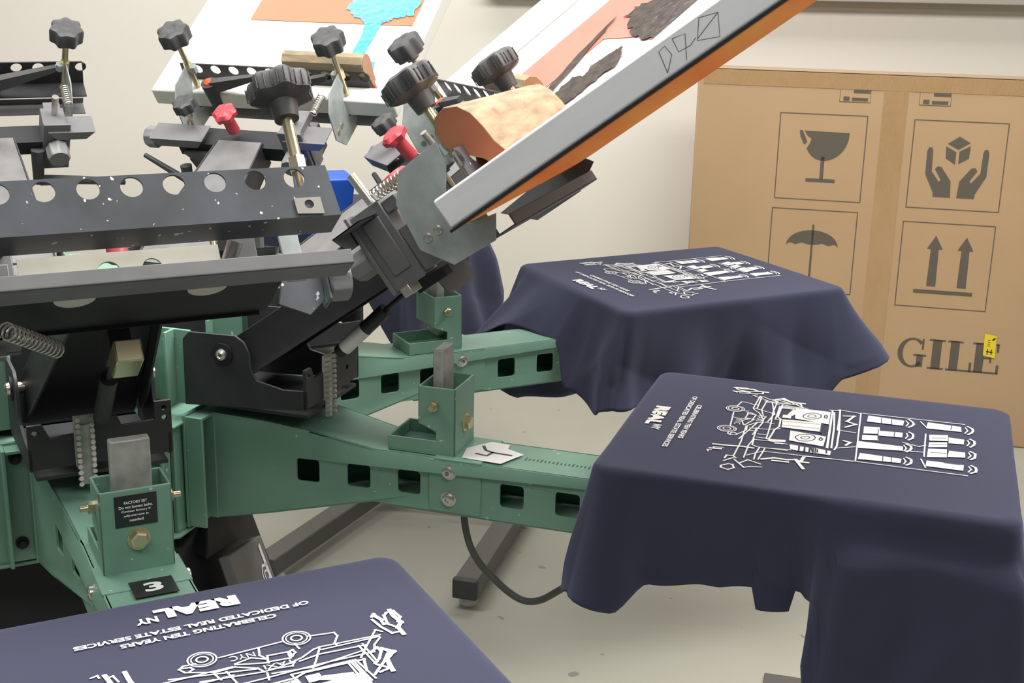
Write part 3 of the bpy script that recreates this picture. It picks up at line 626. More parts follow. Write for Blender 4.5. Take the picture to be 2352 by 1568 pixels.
# ================================================================ SHIRTS
def lerpkeys(K, x):
    if x <= K[0][0]: return K[0][1:]
    for a, b in zip(K, K[1:]):
        if x <= b[0]:
            s = (x - a[0]) / max(1e-9, b[0] - a[0]); s = s * s * (3 - 2 * s)
            return tuple(p + (q - p) * s for p, q in zip(a[1:], b[1:]))
    return K[-1][1:]
def shirt(k, label, keys, seed, Lr=(1.125, 1.69), ht=0.240, wav=1.0, ledge=None):
    """keys: list over perimeter parameter s (0..4: 0-1 near side t=-ht outward, 1-2 outer end, 2-3 far side inward, 3-4 inner end) of (s, length, flare, sideways)"""
    rnd = random.Random(seed); r0, r1 = Lr; cr = 0.018; rc = (r0 + r1) / 2
    Pn = []
    NS = 70
    def corner(cx, cy, a0):
        return [((cx + cr * cos(a0 + pi / 2 * i / 8), cy + cr * sin(a0 + pi / 2 * i / 8)), (cos(a0 + pi / 2 * i / 8), sin(a0 + pi / 2 * i / 8))) for i in range(9)]
    segs = [((r0 + cr, -ht), (r1 - cr, -ht), (0, -1), 0), ((r1, -ht + cr), (r1, ht - cr), (1, 0), 1), ((r1 - cr, ht), (r0 + cr, ht), (0, 1), 2), ((r0, ht - cr), (r0, -ht + cr), (-1, 0), 3)]
    cents = [(r1 - cr, -ht + cr, -pi / 2), (r1 - cr, ht - cr, 0), (r0 + cr, ht - cr, pi / 2), (r0 + cr, -ht + cr, pi)]
    for (a, b, n, si), c in zip(segs, cents):
        for i in range(NS + 1):
            s = i / NS; Pn.append((a[0] + (b[0] - a[0]) * s, a[1] + (b[1] - a[1]) * s, n[0], n[1], si + 0.05 + 0.90 * s))
        for j, (p, n2) in enumerate(corner(*c)[1:-1]): Pn.append((p[0], p[1], n2[0], n2[1], si + 0.95 + 0.1 * (j + 1) / 8))
    m = len(Pn); vs = []; fs = []
    rings = [0.0, 0.35, 0.7, 0.9, 0.97, 1.0]
    vs.append((0, 0, 0))
    for q in rings[1:]:
        for x, y, nx, ny, s in Pn: vs.append(((x - rc) * q, y * q, 0.0))
    for j in range(m): fs.append((0, 1 + j, 1 + (j + 1) % m))
    for i in range(len(rings) - 2):
        for j in range(m):
            a = 1 + i * m; fs.append((a + j, a + m + j, a + m + (j + 1) % m, a + (j + 1) % m))
    base = 1 + (len(rings) - 2) * m
    ph = [rnd.uniform(0, 6.28) for _ in range(6)]
    rows = 30
    for i in range(1, rows + 1):
        q = i / rows
        for x, y, nx, ny, s in Pn:
            s_ = s % 4; L, F, Sd = lerpkeys(keys, s_)
            dd = L * (0.35 * q + 0.65 * q ** 1.15); R = 0.010
            if dd < R * 1.57: ox = R * sin(dd / R); dz = R * (1 - cos(dd / R))
            else: ox = R; dz = dd - R * 0.57
            A = min(1, dz / 0.16) ** 1.3
            wv = wav * A * (0.013 * sin(9 * s_ + ph[0] + 6 * dz) + 0.008 * sin(17 * s_ + ph[1] - 9 * dz) + 0.005 * sin(31 * s_ + ph[2] + 4 * dz))
            o_ = ox + F * (dz / max(L, 0.01)) ** 1.1 + wv
            o_ += wav * A * 0.010 * (1 - abs(sin(5.5 * s_ + ph[3] + 9 * dz)) ** 0.5) - wav * A * 0.008 * (1 - abs(sin(4.1 * s_ + ph[4] - 13 * dz)) ** 0.6)
            if ledge:
                for (sa, sb, z0, arch, amt) in ledge:
                    if sa < s_ < sb:
                        mid = (s_ - sa) / (sb - sa); ed = min(1, mid / 0.12, (1 - mid) / 0.05)
                        q_ = (dz - z0 - arch * (2 * mid - 1) ** 2) / 0.016; o_ += amt * ed * max(0, min(1, q_)) 
            tx, ty = -ny, nx; sd = Sd * (dz / max(L, 0.01)) ** 1.3
            vs.append((x - rc + nx * o_ + tx * sd, y + ny * o_ + ty * sd, -dz))
    for i in range(rows):
        for j in range(m):
            a = base + i * m; fs.append((a + j, a + m + j, a + m + (j + 1) % m, a + (j + 1) % m))
    b = MB(); b.add(vs, fs)
    o = b.build('t_shirt', 'navy', ang=3.1); c = fr(k, rc, 0, 0.002); o.location = c; o.rotation_euler = (0, 0, PHI(k))
    so = o.modifiers.new('cloth thickness', 'SOLIDIFY'); so.thickness = 0.0018; so.offset = -1
    tag(o, label, 't-shirt', 'navy shirts loaded on the press')
    return o, rc
# tangential unit is +1 along increasing s
K4 = [(0, .215, .030, -.03), (.08, .225, .025, 0), (.15, .196, -.02, 0), (.30, .177, -.045, 0), (.41, .167, -.045, 0), (.425, .203, -.05, 0), (.50, .206, -.05, 0), (.515, .166, -.035, 0), (.55, .172, -.01, 0), (.582, .26, .03, -.02), (.62, .47, .045, -.03), (1.0, .50, .06, 0),
      (1.3, .45, .05, 0), (2, .36, .03, 0), (2.9, .30, .02, 0), (3.05, .12, .02, 0), (3.3, .075, .012, 0), (3.66, .075, .012, 0), (3.78, .17, .018, 0), (3.9, .235, .030, 0), (4, .215, .030, -.03)]
K5 = [(0, .22, .03, -.02), (.1, .22, -.01, 0), (.3, .21, -.04, 0), (.5, .22, -.045, 0), (.62, .26, .005, 0), (.75, .22, .02, 0), (.86, .25, .035, .0), (.93, .20, .05, .0), (1.0, .165, .105, .03), (1.12, .16, .09, 0), (1.5, .16, .04, 0), (2, .28, .03, 0), (2.6, .36, .02, 0), (2.95, .36, .02, 0),
      (3.03, .22, .12, .10), (3.15, .15, .13, -.02), (3.35, .10, .11, 0), (3.6, .11, .07, 0), (3.75, .20, .05, 0), (3.9, .24, .03, 0), (4, .22, .03, -.02)]
K3 = [(0, .3, .02, 0), (1, .35, .03, 0), (2, .3, .03, 0), (2.9, .26, .02, 0), (3.0, .18, .01, 0), (3.3, .07, .006, 0), (3.7, .07, .006, 0), (4, .3, .02, 0)]
K6 = [(0, .30, .02, 0), (.3, .42, .03, 0), (.7, .46, .06, 0), (1.0, .40, .12, 0), (1.4, .3, .06, 0), (3, .3, .02, 0), (3.3, .09, .02, 0), (3.7, .09, .02, 0), (4, .30, .02, 0)]
sh3 = shirt(3, 'navy t-shirt with white taxi print, nearest the camera at the bottom left', K3, 3)
sh4 = shirt(4, 'navy t-shirt on the right front pallet, its whole white drawing in view', K4, 11, ledge=[(0.575, 1.02, 0.050, 0.014, 0.026)])
sh5 = shirt(5, 'navy t-shirt on the middle right pallet, draped in front of the cardboard box', K5, 5)
sh6 = shirt(6, 'plain dark navy t-shirt fabric hanging behind the galvanised plate', K6, 6)
DESIGN=[('s',2.4,[(50,12780),(-610,12730)]),('s',2.4,[(-900,12730),(-1180,12770),(-1190,12850),(-1110,12990),(-1120,13040)]),('s',2.4,[(310,12800),(430,12800),(480,12850),(440,12930),(170,13050),(-40,13030),(-240,13150),(-280,13240),(-420,13230),(-630,13160),(-710,13130),(-870,13020),(-940,13000)]),('s',2.4,[(460,12840),(370,12850),(350,12900),(390,12930)]),('s',2.4,[(-360,12770),(-330,12910),(-380,13010)]),('s',2.4,[(-60,12970),(-240,12920),(-380,13020),(-370,13090),(-60,12990)]),('s',2.4,[(-400,12950),(-610,12960),(-600,13090),(-370,13070),(-400,12950)]),('s',2.4,[(-630,12960),(-670,12940),(-680,13000),(-630,13060),(-630,12960)]),('s',2.4,[(-730,12840),(-740,12940)]),('s',2.4,[(-630,13160),(-570,13250),(-340,13220)]),('s',2.4,[(-940,13000),(-1600,13020)]),('s',2.4,[(610,13000),(-230,13160)]),('s',2.4,[(340,13170),(-250,13240)]),('s',2.4,[(-670,13190),(-890,13140),(-1380,13160)]),('s',2.4,[(-350,13310),(-760,13360),(-1300,13260)]),('s',2.4,[(-920,13060),(-1580,13050)]),('s',2.4,[(-930,13030),(-810,13270),(-750,13370)]),('s',2.4,[(-300,13280),(-280,13410)]),('s',2.4,[(180,13090),(150,13210)]),('s',2.4,[(-1320,13150),(-1350,13550)]),('s',2.4,[(-1370,13130),(-1380,13530)]),('s',2.4,[(-1380,13200),(-1260,13380)]),('s',2.4,[(-1600,12900),(-1360,13230)]),('s',2.4,[(-1600,12900),(-1650,12960)]),('s',2.4,[(-510,13410),(-1100,13400)]),('s',2.4,[(-510,13410),(-520,13530)]),('s',2.4,[(-1100,13400),(-1120,13800)]),('s',2.4,[(-1130,13400),(-1170,13830)]),('s',2.4,[(-1160,13400),(-1200,13840)]),('s',2.4,[(-1190,13400),(-1250,13820)]),('s',2.4,[(1300,12650),(1240,12630),(1230,12680)]),('s',2.4,[(1170,12720),(1100,12700),(1070,12830)]),('s',4.5,[(-1670,12610),(-1710,12560),(-1730,12680),(-1730,12820),(-1770,12810),(-1800,12640),(-1850,12590),(-1930,12580),(-1950,12740),(-1890,12830),(-1910,12870)]),('s',4.5,[(-1650,12680),(-1680,12870),(-1740,13040),(-1830,13040),(-1840,12950),(-1770,12840)]),('s',4.5,[(-1390,13320),(-1480,13260),(-1490,13350),(-1420,13480),(-1350,13550)]),('s',4.5,[(-1540,13340),(-1560,13390),(-1530,13430),(-1440,13560),(-1270,13750)]),('s',4.5,[(-1360,13590),(-1450,13700),(-1340,13730)]),('f',0,[(-780,13560),(-1090,13620),(-1070,13770),(-730,13630)]),('s',2.4,[(-1420,13330),(-840,13330),(-250,13370),(270,13390),(430,13390)]),('s',2.4,[(60,13090),(20,13370),(-80,13530)]),('s',2.4,[(-1580,13080),(-1480,13190),(-1420,13330)]),('s',2.4,[(560,13220),(540,13410),(580,13720)]),('s',2.4,[(800,13230),(860,13310),(860,13750)]),('s',2.4,[(530,13220),(800,13230)]),('s',2.4,[(290,13250),(280,13370)]),('s',2.4,[(440,13250),(440,13410)]),('s',2.4,[(860,13460),(810,13800)]),('s',2.4,[(1020,13430),(1000,13810),(970,14390),(960,14720)]),('s',2.4,[(900,13430),(1110,13420),(1380,13400)]),('s',2.4,[(870,13350),(1170,13330),(1400,13340)]),('s',2.4,[(1270,13220),(1140,13320),(1040,13400)]),('s',2.4,[(-10,13020),(280,13030),(720,13050),(1340,13040)]),('s',2.4,[(20,13180),(220,13200),(590,13210),(850,13180),(1380,13190)]),('s',4,[(-1220,13650),(-1270,13430),(-640,13430),(-530,13490),(-170,13510),(20,13460),(240,13450),(470,13430)]),('s',4,[(1720,13020),(1820,12930),(1900,12940),(1950,13050),(1850,13120),(1730,13080),(1720,13020)]),('s',4,[(1500,12930),(1380,12940),(1370,13030),(1440,13080)]),('s',4,[(1510,13070),(1780,13250),(1720,13330),(1680,13480)]),('s',4,[(1610,13180),(1460,13260),(1490,13320),(1560,13450)]),('s',4,[(1610,12940),(1460,13040)]),('s',4,[(470,13410),(450,13610)]),('s',4,[(610,13550),(600,13650)]),('s',4,[(-1320,14350),(-260,14420),(390,14440),(570,14420)]),('s',4,[(-1180,14270),(-420,14330),(500,14370)]),('s',4,[(-1290,14200),(-1320,14340)]),('s',7,[(-1900,12560),(-1890,12690),(-1910,12860),(-1840,12950),(-1840,13100)]),('s',7,[(-1700,12600),(-1740,12720)]),('s',7,[(-1520,13310),(-1600,13410),(-1490,13520),(-1470,13640),(-1460,13750)]),('s',7,[(1170,12670),(1150,12800)]),('s',7,[(980,12690),(970,12850),(950,12980),(930,13120),(940,13250)]),('s',7,[(1350,13460),(1240,13610),(1250,13800),(1200,13920),(1520,14060)]),('s',7,[(1350,13620),(1340,13810)]),('s',7,[(1200,13920),(1260,14000),(1260,14090)]),('s',7,[(1260,14000),(1060,14020)]),('f',0,[(-1190,13660),(-1190,14210),(-560,14240),(-650,13700)]),('f',0,[(-770,13500),(-770,13630),(-620,13640),(-620,13500)]),('f',0,[(-540,13520),(-600,14120),(-160,14140),(-150,13550)]),('f',0,[(-50,13700),(30,14250),(490,14250),(410,13730)]),('f',0,[(-1270,14220),(-1270,14250),(550,14330),(540,14290)]),('f',0,[(580,13760),(590,13890),(820,13910),(780,13790)]),('f',0,[(610,13920),(610,13980),(810,14000),(810,13930)]),('f',0,[(610,14000),(620,14050),(810,14060),(820,14020)]),('f',0,[(620,14080),(620,14140),(840,14150),(820,14090)]),('f',0,[(610,14160),(650,14380),(830,14380),(820,14170)]),('f',0,[(470,13430),(410,13680),(510,13690),(560,13440)]),('s',2.4,[(-1350,14330),(-1300,14660)]),('s',2.4,[(-1360,14350),(-340,14390),(-320,14660)]),('s',2.4,[(480,14450),(320,14710)]),('s',2.4,[(-1310,14680),(910,14750)]),('s',2.4,[(-1320,14720),(-1360,16270)]),('s',2.4,[(1010,14040),(950,14730),(950,16300)]),('s',2.4,[(-660,15700),(370,15700)]),('s',2.4,[(-1240,15610),(-1000,15700)]),('s',2.4,[(500,15660),(830,15730)]),('s',2.4,[(-140,15380),(-40,15620),(-140,15710)]),('s',2.4,[(230,15410),(190,15670)]),('s',6,[(-1070,14440),(-1120,14590),(-810,14500),(-720,14640),(-530,14500)]),('s',6,[(120,14530),(160,14620),(300,14570)]),('f',0,[(-1240,14800),(-1180,15360),(-930,15350),(-930,14800)]),('f',0,[(-550,15000),(-590,15360),(-360,15360),(-320,15010)]),('f',0,[(-670,14770),(-720,15010),(-400,15020),(-330,14780)]),('f',0,[(-260,14770),(-310,15010),(-90,15020),(-30,14780)]),('f',0,[(50,14730),(50,15390),(240,15390),(360,14750)]),('f',0,[(570,14790),(600,15390),(780,15380),(840,14780)]),('f',0,[(-1250,15720),(-1210,16220),(-970,16230),(-940,15700)]),('f',0,[(-630,16040),(-610,16270),(-390,16260),(-360,16040)]),('f',0,[(-20,16050),(-20,16280),(200,16280),(260,16030)]),('f',0,[(-650,15750),(-730,16030),(-450,16030),(-370,15760)]),('f',0,[(-300,15760),(-390,16020),(-170,16020),(-60,15750)]),('f',0,[(0,15750),(-70,16020),(290,16020),(380,15740)]),('f',0,[(530,15740),(530,16260),(770,16250),(770,15730)]),('s',5,[(-1270,15430),(-1190,15480),(-1080,15510),(-980,15490),(-890,15440)]),('s',3,[(-1190,15390),(-1070,15430),(-930,15400)]),('s',5,[(-650,15460),(-580,15510),(-480,15520),(-380,15510),(-290,15460)]),('s',3,[(-580,15420),(-460,15440),(-330,15410)]),('s',5,[(-70,15440),(-10,15500),(90,15510),(180,15490),(260,15450)]),('s',3,[(-10,15400),(110,15440),(230,15410)]),('s',5,[(510,15460),(570,15520),(660,15530),(750,15520),(830,15470)]),('s',3,[(570,15420),(680,15450),(800,15430)]),('s',5,[(-1260,16330),(-1180,16390),(-1080,16400),(-980,16380),(-890,16330)]),('s',3,[(-1190,16290),(-1060,16320),(-920,16280)]),('s',5,[(-660,16360),(-590,16410),(-490,16420),(-390,16400),(-310,16360)]),('s',3,[(-590,16320),(-470,16340),(-340,16310)]),('s',5,[(-90,16360),(-20,16420),(70,16420),(170,16410),(250,16360)]),('s',3,[(-30,16330),(90,16360),(210,16320)]),('s',5,[(520,16370),(580,16420),(670,16430),(760,16420),(830,16360)]),('s',3,[(570,16330),(680,16360),(800,16320)]),]
DARK=[(2,[(-920,14090),(-840,14080),(-780,14050),(-730,13990),(-700,13930),(-710,13870),(-750,13830),(-810,13810),(-870,13820),(-950,13850),(-1000,13910),(-1030,13960),(-1020,14030),(-980,14070),(-920,14090)]),(1.6,[(-880,14010),(-850,14010),(-830,13990),(-810,13970),(-790,13940),(-800,13920),(-810,13890),(-830,13880),(-870,13890),(-900,13900),(-920,13930),(-930,13960),(-930,13980),(-910,14000),(-880,14010)]),(2.5,[(-920,14180),(-870,14180),(-840,14170),(-860,14150),(-910,14140),(-960,14140),(-990,14160),(-970,14180),(-920,14180)]),(2,[(150,14100),(230,14090),(290,14060),(350,14000),(370,13940),(360,13880),(320,13840),(260,13810),(190,13810),(110,13850),(60,13910),(30,13970),(40,14030),(80,14080),(150,14100)]),(1.6,[(170,14020),(210,14010),(240,14000),(260,13980),(270,13950),(270,13920),(250,13900),(230,13890),(190,13890),(170,13910),(150,13940),(130,13960),(130,13990),(150,14010),(170,14020)]),(2.5,[(170,14210),(220,14200),(240,14190),(230,14170),(180,14160),(140,14170),(110,14180),(130,14190),(170,14210)]),(5,[(-550,14140),(-130,14160)]),(1.2,[(-450,13550),(-500,14100)]),(1.2,[(-260,13550),(-290,14110)]),(3,[(620,13910),(800,13920)]),(3,[(600,13990),(810,14000)]),(3,[(650,14090),(830,14130),(620,14120)]),(3,[(670,14180),(780,14190)]),(3,[(650,14310),(760,14320)]),(1.6,[(-1190,15010),(-940,15020)]),(1.6,[(-1170,15170),(-930,15170)]),(1.6,[(520,15120),(790,15130)]),(1.6,[(540,15240),(790,15250)]),(1.6,[(-610,14990),(-120,15010)]),(1.6,[(-580,15240),(-360,15240)]),(1.6,[(-1220,16080),(-1010,16070)]),(1.6,[(550,15990),(550,16210)]),(1.6,[(-500,15800),(-570,16000)]),(1.6,[(-210,15800),(-270,16000)]),(1.6,[(170,15790),(120,16010)]),]

def design(o, rc):
    b = MB(); O = (-rc, 0, 0.0012); X = (0, -1, 0); Y = (1, 0, 0)
    zz = 0.0011
    for kd, w, P in DESIGN:
        P = [Vector((x / 1e4, y / 1e4)) for x, y in P]
        if kd == 's':
            w *= 0.00095 if w < 3 else 0.00072
            for p, q in zip(P, P[1:]):
                if (q - p).length < 1e-6: continue
                t = (q - p).normalized() * w * 0.36; zz += 2.5e-6; b.ribbon([p - t, q + t], w, (-rc, 0, zz), X, Y)
        else: zz += 2.5e-6; b.poly([tuple(p) for p in P], (-rc, 0, zz), X, Y)
    O = (-rc, 0, zz + 2e-5)
    for cx, cy in ((0.0225, 1.2755), (-0.078, 1.273)):
        b.ribbon(circ(cx, cy, 0.0145, 24), 0.0018, O, X, Y, closed=True); b.ribbon(circ(cx, cy, 0.0112, 24), 0.0014, O, X, Y, closed=True); b.ribbon(circ(cx, cy, 0.0058, 16), 0.002, O, X, Y, closed=True)
    at = lambda x, y: (-rc + y, -x, zz + 4e-5)
    b.text('REAL', at(0.0, 1.150), X, Y, width=0.092, height=0.0235, bold=0.07)
    b.text('NY', at(0.056, 1.164), X, Y, width=0.024, height=0.0135, bold=0.04)
    b.text('CELEBRATING TEN YEARS', at(0.0095, 1.2115), X, Y, width=0.166, height=0.0085, bold=0.035)
    b.text('OF DEDICATED REAL ESTATE SERVICES', at(0.011, 1.1965), X, Y, width=0.252, height=0.0085, bold=0.035)
    b.text('NYC', at(-0.016, 1.282), X, Y, width=0.026, height=0.010, bold=0.0)
    b.text('TAXI', at(-0.046, 1.313), X, Y, width=0.032, height=0.0085, bold=0.01)
    p = b.build('screen_print', 'ink_white', o, smooth=False)
    d_ = MB(); zd = zz + 1e-4
    for w, P in DARK:
        P = [Vector((x / 1e4, y / 1e4)) for x, y in P]
        for a_, c_ in zip(P, P[1:]):
            t = (c_ - a_).normalized() * w * 0.0003; zd += 2e-6; d_.ribbon([a_ - t, c_ + t], w * 0.0008, (-rc, 0, zd), X, Y)
    tag(d_.build('print_detail', 'navy', o, smooth=False), 'fine navy lines inside the white print')
    return p
for o, rc in (sh3, sh4, sh5): design(o, rc)

# ================================================================ CARDBOARD BOX (face runs 13 degrees off the wall)
ya = rad(13); bx = empty('cardboard_box', (1.4903, 2.25, 0), (0, 0, -ya))
tag(bx, 'tall brown cardboard carton with grey handling symbols standing by the wall', 'cardboard box')
Hb = 0.345 + Z0; Wb = 1.33
c = MB().box(0, Wb, 0, 0.16, 0.0, Hb + 0.018); c.build('carton', 'card', bx, bevel=0.006)
t = MB(); t.box(0.622, 0.700, -0.0012, 0, 0.02, Hb + 0.010); t.build('centre_tape', 'tape', bx)
t = MB(); t.box(0.02, Wb, -0.0016, 0, Hb - 0.035, Hb + 0.014); t.box(0.02, Wb, -0.0016, 0.06, Hb + 0.018, Hb + 0.0195); t.build('top_tape', 'tape', bx)
O = (0, -0.0008, Z0); pr = MB()
def flush(name):
    global pr
    pr.build(name, 'cardprint', bx, smooth=False); pr = MB()
X = (1, 0, 0); Y = (0, 0, 1)
for x, y in ((0.288, -0.070), (0.729, -0.076), (0.284, -0.395), (0.726, -0.420)):
    hh_ = 0.293 if x < 0.5 else 0.295; ww = 0.288 if x < 0.5 else 0.299
    if y < -0.3 and x < 0.5: hh_ = 0.290
    pr.ribbon([(x, y), (x + ww, y), (x + ww, y + hh_), (x, y + hh_)], 0.0045, O, X, Y, closed=True); flush('symbol_frame')
# glass
g = [(0.372, 0.166), (0.522, 0.164)] + [(0.441 + 0.081 * cos(a) * (1 - 0.15 * (a / (pi / 2)) ** 6), 0.160 - 0.094 * sin(a)) for a in [pi / 2 * i / 10 for i in range(11)]] + [(0.441 - 0.062 * cos(a), 0.130 - 0.064 * sin(a)) for a in [pi / 2 - pi / 2 * i / 8 for i in range(1, 7)]] + [(0.392, 0.122), (0.398, 0.140), (0.384, 0.148)]
pr.poly(g, O, X, Y); pr.poly([(0.356, 0.167), (0.366, 0.167), (0.378, 0.142), (0.384, 0.128), (0.374, 0.118), (0.360, 0.145)], O, X, Y)
pr.poly([(0.434, 0.08), (0.446, 0.08), (0.446, 0.002), (0.434, 0.002)], O, X, Y); pr.poly([(0.388, 0.004), (0.486, 0.004), (0.486, -0.008), (0.388, -0.008)], O, X, Y)
flush('glass_symbol')
# umbrella
um = [(0.428 - 0.088, -0.232)] + [(0.428 + 0.088 * cos(pi - pi * i / 16), -0.232 + 0.056 * sin(pi * i / 16)) for i in range(17)] + [(0.506, -0.222), (0.484, -0.228), (0.462, -0.221), (0.440, -0.227), (0.416, -0.227), (0.394, -0.221), (0.372, -0.228), (0.352, -0.222)]
pr.poly(um[1:], O, X, Y); pr.ribbon([(0.428, -0.158), (0.428, -0.34)], 0.007, O, X, Y); pr.ribbon([(0.428, -0.34), (0.420, -0.352), (0.405, -0.350), (0.402, -0.335)], 0.006, O, X, Y)
flush('umbrella_symbol')
# hands holding a cube
pr.poly([(0.878, 0.170), (0.914, 0.150), (0.878, 0.126), (0.842, 0.144)], O, X, Y)
pr.poly([(0.838, 0.136), (0.872, 0.118), (0.872, 0.076), (0.840, 0.096)], O, X, Y); pr.poly([(0.916, 0.140), (0.882, 0.120), (0.882, 0.078), (0.914, 0.098)], O, X, Y)
for sg, cx in ((1, 0.878), (-1, 0.878)):
    H = [(-0.099, 0.118), (-0.094, 0.130), (-0.084, 0.130), (-0.080, 0.118), (-0.078, 0.050), (-0.052, 0.016), (-0.046, 0.022), (-0.068, 0.058), (-0.060, 0.068), (-0.048, 0.066), (-0.014, 0.020), (-0.010, -0.036), (-0.066, -0.036), (-0.068, -0.020), (-0.098, 0.040)]
    pr.poly([(cx + sg * x, y) for x, y in H], O, X, Y)
flush('hands_symbol')
# two arrows up
for x in (0.838, 0.938):
    pr.poly([(x - 0.015, -0.345), (x + 0.015, -0.345), (x + 0.013, -0.215), (x + 0.026, -0.215), (x, -0.168), (x - 0.026, -0.215), (x - 0.013, -0.215)], O, X, Y)
pr.poly([(0.782, -0.358), (0.976, -0.358), (0.976, -0.371), (0.782, -0.371)], O, X, Y)
flush('arrows_symbol')
# serif letters
def glyph(pieces, x, y, s):
    for P in pieces: pr.poly([(x + px * s, y + py * s) for px, py in P], O, X, Y)
def ser(x0, x1, y0, y1): return [(x0, y0), (x1, y0), (x1, y1), (x0, y1)]
gy = -0.640; gs = 0.108
Gc = []
for i in range(22):
    a0 = rad(48 + i * 12.0); a1 = rad(48 + (i + 1) * 12.0)
    tw = lambda a: 0.30 if False else 0.13 + 0.22 * abs(cos(a)) ** 1.5
    f = lambda a, rr: (0.46 + 0.46 * rr * cos(a), 0.5 + 0.5 * rr * sin(a))
    Gc.append([f(a0, 1), f(a1, 1), f(a1, 1 - tw(a1)), f(a0, 1 - tw(a0))])
glyph([list(q) for q in Gc] + [ser(0.60, 0.80, 0.04, 0.44), ser(0.50, 0.90, 0.40, 0.46), ser(0.74, 0.80, 0.62, 0.98)], 0.752, gy, gs)
glyph([ser(0.11, 0.39, 0, 1), ser(0, 0.5, 0, 0.06), ser(0, 0.5, 0.94, 1)], 0.855, gy, gs)
glyph([ser(0.09, 0.36, 0, 1), ser(0, 0.47, 0.94, 1), ser(0, 0.78, 0, 0.06), ser(0.70, 0.78, 0, 0.32)], 0.917, gy, gs)
glyph([ser(0.09, 0.36, 0, 1), ser(0, 0.80, 0.94, 1), ser(0, 0.84, 0, 0.06), ser(0.76, 0.84, 0, 0.30), ser(0.73, 0.80, 0.72, 1), ser(0.33, 0.58, 0.48, 0.54), ser(0.54, 0.60, 0.36, 0.66)], 1.000, gy, gs)
flush('carton_lettering')
# small stamps
for x, y in ((0.479, 0.268), (0.737, 0.268)):
    pr.ribbon([(x, y), (x + 0.100, y), (x + 0.100, y + 0.046), (x, y + 0.046)], 0.003, O, X, Y, closed=True)
    for q in (ser(x + 0.012, x + 0.032, y + 0.004, y + 0.018), ser(x + 0.040, x + 0.092, y + 0.004, y + 0.015), ser(x + 0.044, x + 0.098, y + 0.030, y + 0.043)): pr.poly(q, O, X, Y)
    flush('small_stamp')
ys = MB(); ys.add([(1.035, -0.003, Z0 - 0.575), (1.075, -0.003, Z0 - 0.583), (1.073, -0.003, Z0 - 0.503), (1.033, -0.003, Z0 - 0.497)], [(0, 1, 2, 3)])
so_ = ys.build('yellow_sticker', 'yellow', bx, smooth=False)
ym = MB(); Oy = (0, -0.0036, Z0)
ym.ribbon([(1.045, -0.560), (1.064, -0.562)], 0.004, Oy, X, Y); ym.ribbon([(1.048, -0.570), (1.048, -0.552)], 0.003, Oy, X, Y); ym.ribbon([(1.061, -0.570), (1.061, -0.552)], 0.003, Oy, X, Y)
for i in range(4): ym.ribbon([(1.046, -0.540 + i * 0.007), (1.054, -0.540 + i * 0.007)], 0.002, Oy, X, Y)
ym.ribbon([(1.062, -0.518), (1.068, -0.512)], 0.006, Oy, X, Y)
ym.build('sticker_print', 'ink_pen', so_, smooth=False)

# ================================================================ FLOOR STAND, CABLE, SMALL THINGS
st = empty('rolling_stand', (0, 0, 0)); tag(st, 'grey square-tube floor stand with black end caps under the green arms', 'stand')
def beam(a, b, w, hgt, mname, name, parent):
    a, b = Vector(a), Vector(b); d = (b - a).normalized(); n = Vector((0, 0, 1)).cross(d).normalized() * (w / 2); U = Vector((0, 0, hgt))
    return MB().hexa([a - n, b - n, b + n, a + n, a - n + U, b - n + U, b + n + U, a + n + U]).build(name, mname, parent, bevel=0.004)
beam((0.765, 0.70, 0.035), (0.95, 1.42, 0.035), 0.062, 0.05, 'standgrey', 'foot_beam', st)
beam((0.762, 0.688, 0.033), (0.768, 0.710, 0.033), 0.066, 0.054, 'plastic', 'end_cap', st)
beam((0.235, 0.80, 0.035), (0.53, 1.46, 0.035), 0.062, 0.05, 'standgrey', 'foot_beam', st)
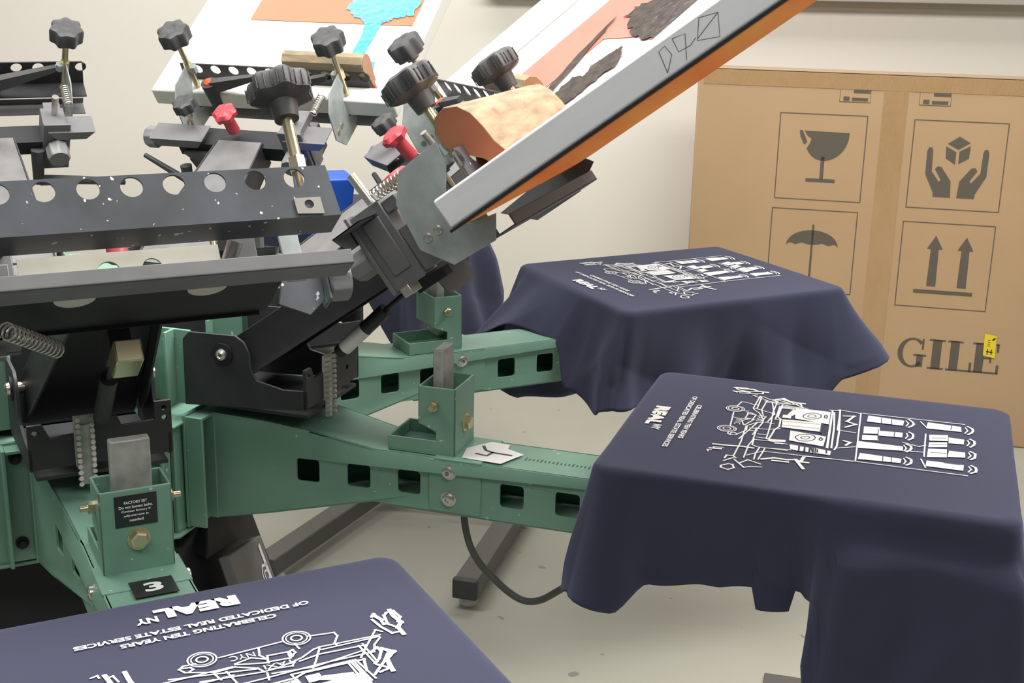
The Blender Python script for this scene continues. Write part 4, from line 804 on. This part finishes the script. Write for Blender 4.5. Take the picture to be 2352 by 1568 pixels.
beam((0.50, 1.32, 0.05), (0.90, 1.26, 0.05), 0.05, 0.05, 'dark', 'cross_beam', st)
MB().cyl((0.745, 1.285, 0.09), (0.745, 1.285, 0.52), 0.009, n=12).build('upright', 'dark', st)
MB().lathe((0.770, 0.735, 0.0), (0, 0, 1), [(0, 0.022), (0.012, 0.026), (0.03, 0.02), (0.035, 0.01)], 20).build('levelling_foot', 'white', st)
MB().lathe((0.255, 0.84, 0.0), (0, 0, 1), [(0, 0.022), (0.012, 0.026), (0.03, 0.02), (0.035, 0.01)], 20).build('levelling_foot', 'white', st)
def rzt(r, z, t=0.02): return fr(4, r, t, z)
cp = [(0.833, -0.19), (0.836, -0.235), (0.846, -0.275), (0.864, -0.305), (0.885, -0.325), (0.915, -0.349), (0.945, -0.362), (0.975, -0.356), (1.01, -0.33), (1.06, -0.29), (1.12, -0.25), (1.2, -0.22)]
def smooth_path(P, n=6):
    out = []
    for i in range(len(P) - 1):
        p0, p1, p2, p3 = P[max(i - 1, 0)], P[i], P[i + 1], P[min(i + 2, len(P) - 1)]
        for j in range(n):
            t = j / n; out.append(tuple(0.5 * ((2 * b) + (-a + c) * t + (2 * a - 5 * b + 4 * c - d) * t * t + (-a + 3 * b - 3 * c + d) * t ** 3) for a, b, c, d in zip(p0, p1, p2, p3)))
    return out + [P[-1]]
cb = MB().tube([rzt(r, z, 0.0) for r, z in smooth_path(cp)], 0.0062, 12).build('power_cable', 'cable')
tag(cb, 'dark grey cable looping down from the front green arm to the right shirt', 'cable')
sf = MB().box(-0.06, 0.06, -0.12, 0.0, 0, 0.012).build('floor_plate', 'standgrey', loc=(1.535, 0.385, 0), rot=(0, 0, -0.25), bevel=0.003)
tag(sf, 'small grey plate on the floor beside the hanging sleeve, cut by the bottom edge', 'plate')
bt = MB(); bt.hexa([(0.50, 1.05, 0.70), (0.66, 1.05, 0.70), (0.66, 1.20, 0.70), (0.50, 1.20, 0.70), (0.46, 1.02, 1.02), (0.68, 1.02, 1.02), (0.68, 1.22, 1.02), (0.46, 1.22, 1.02)])
S.view_layers[0].update()
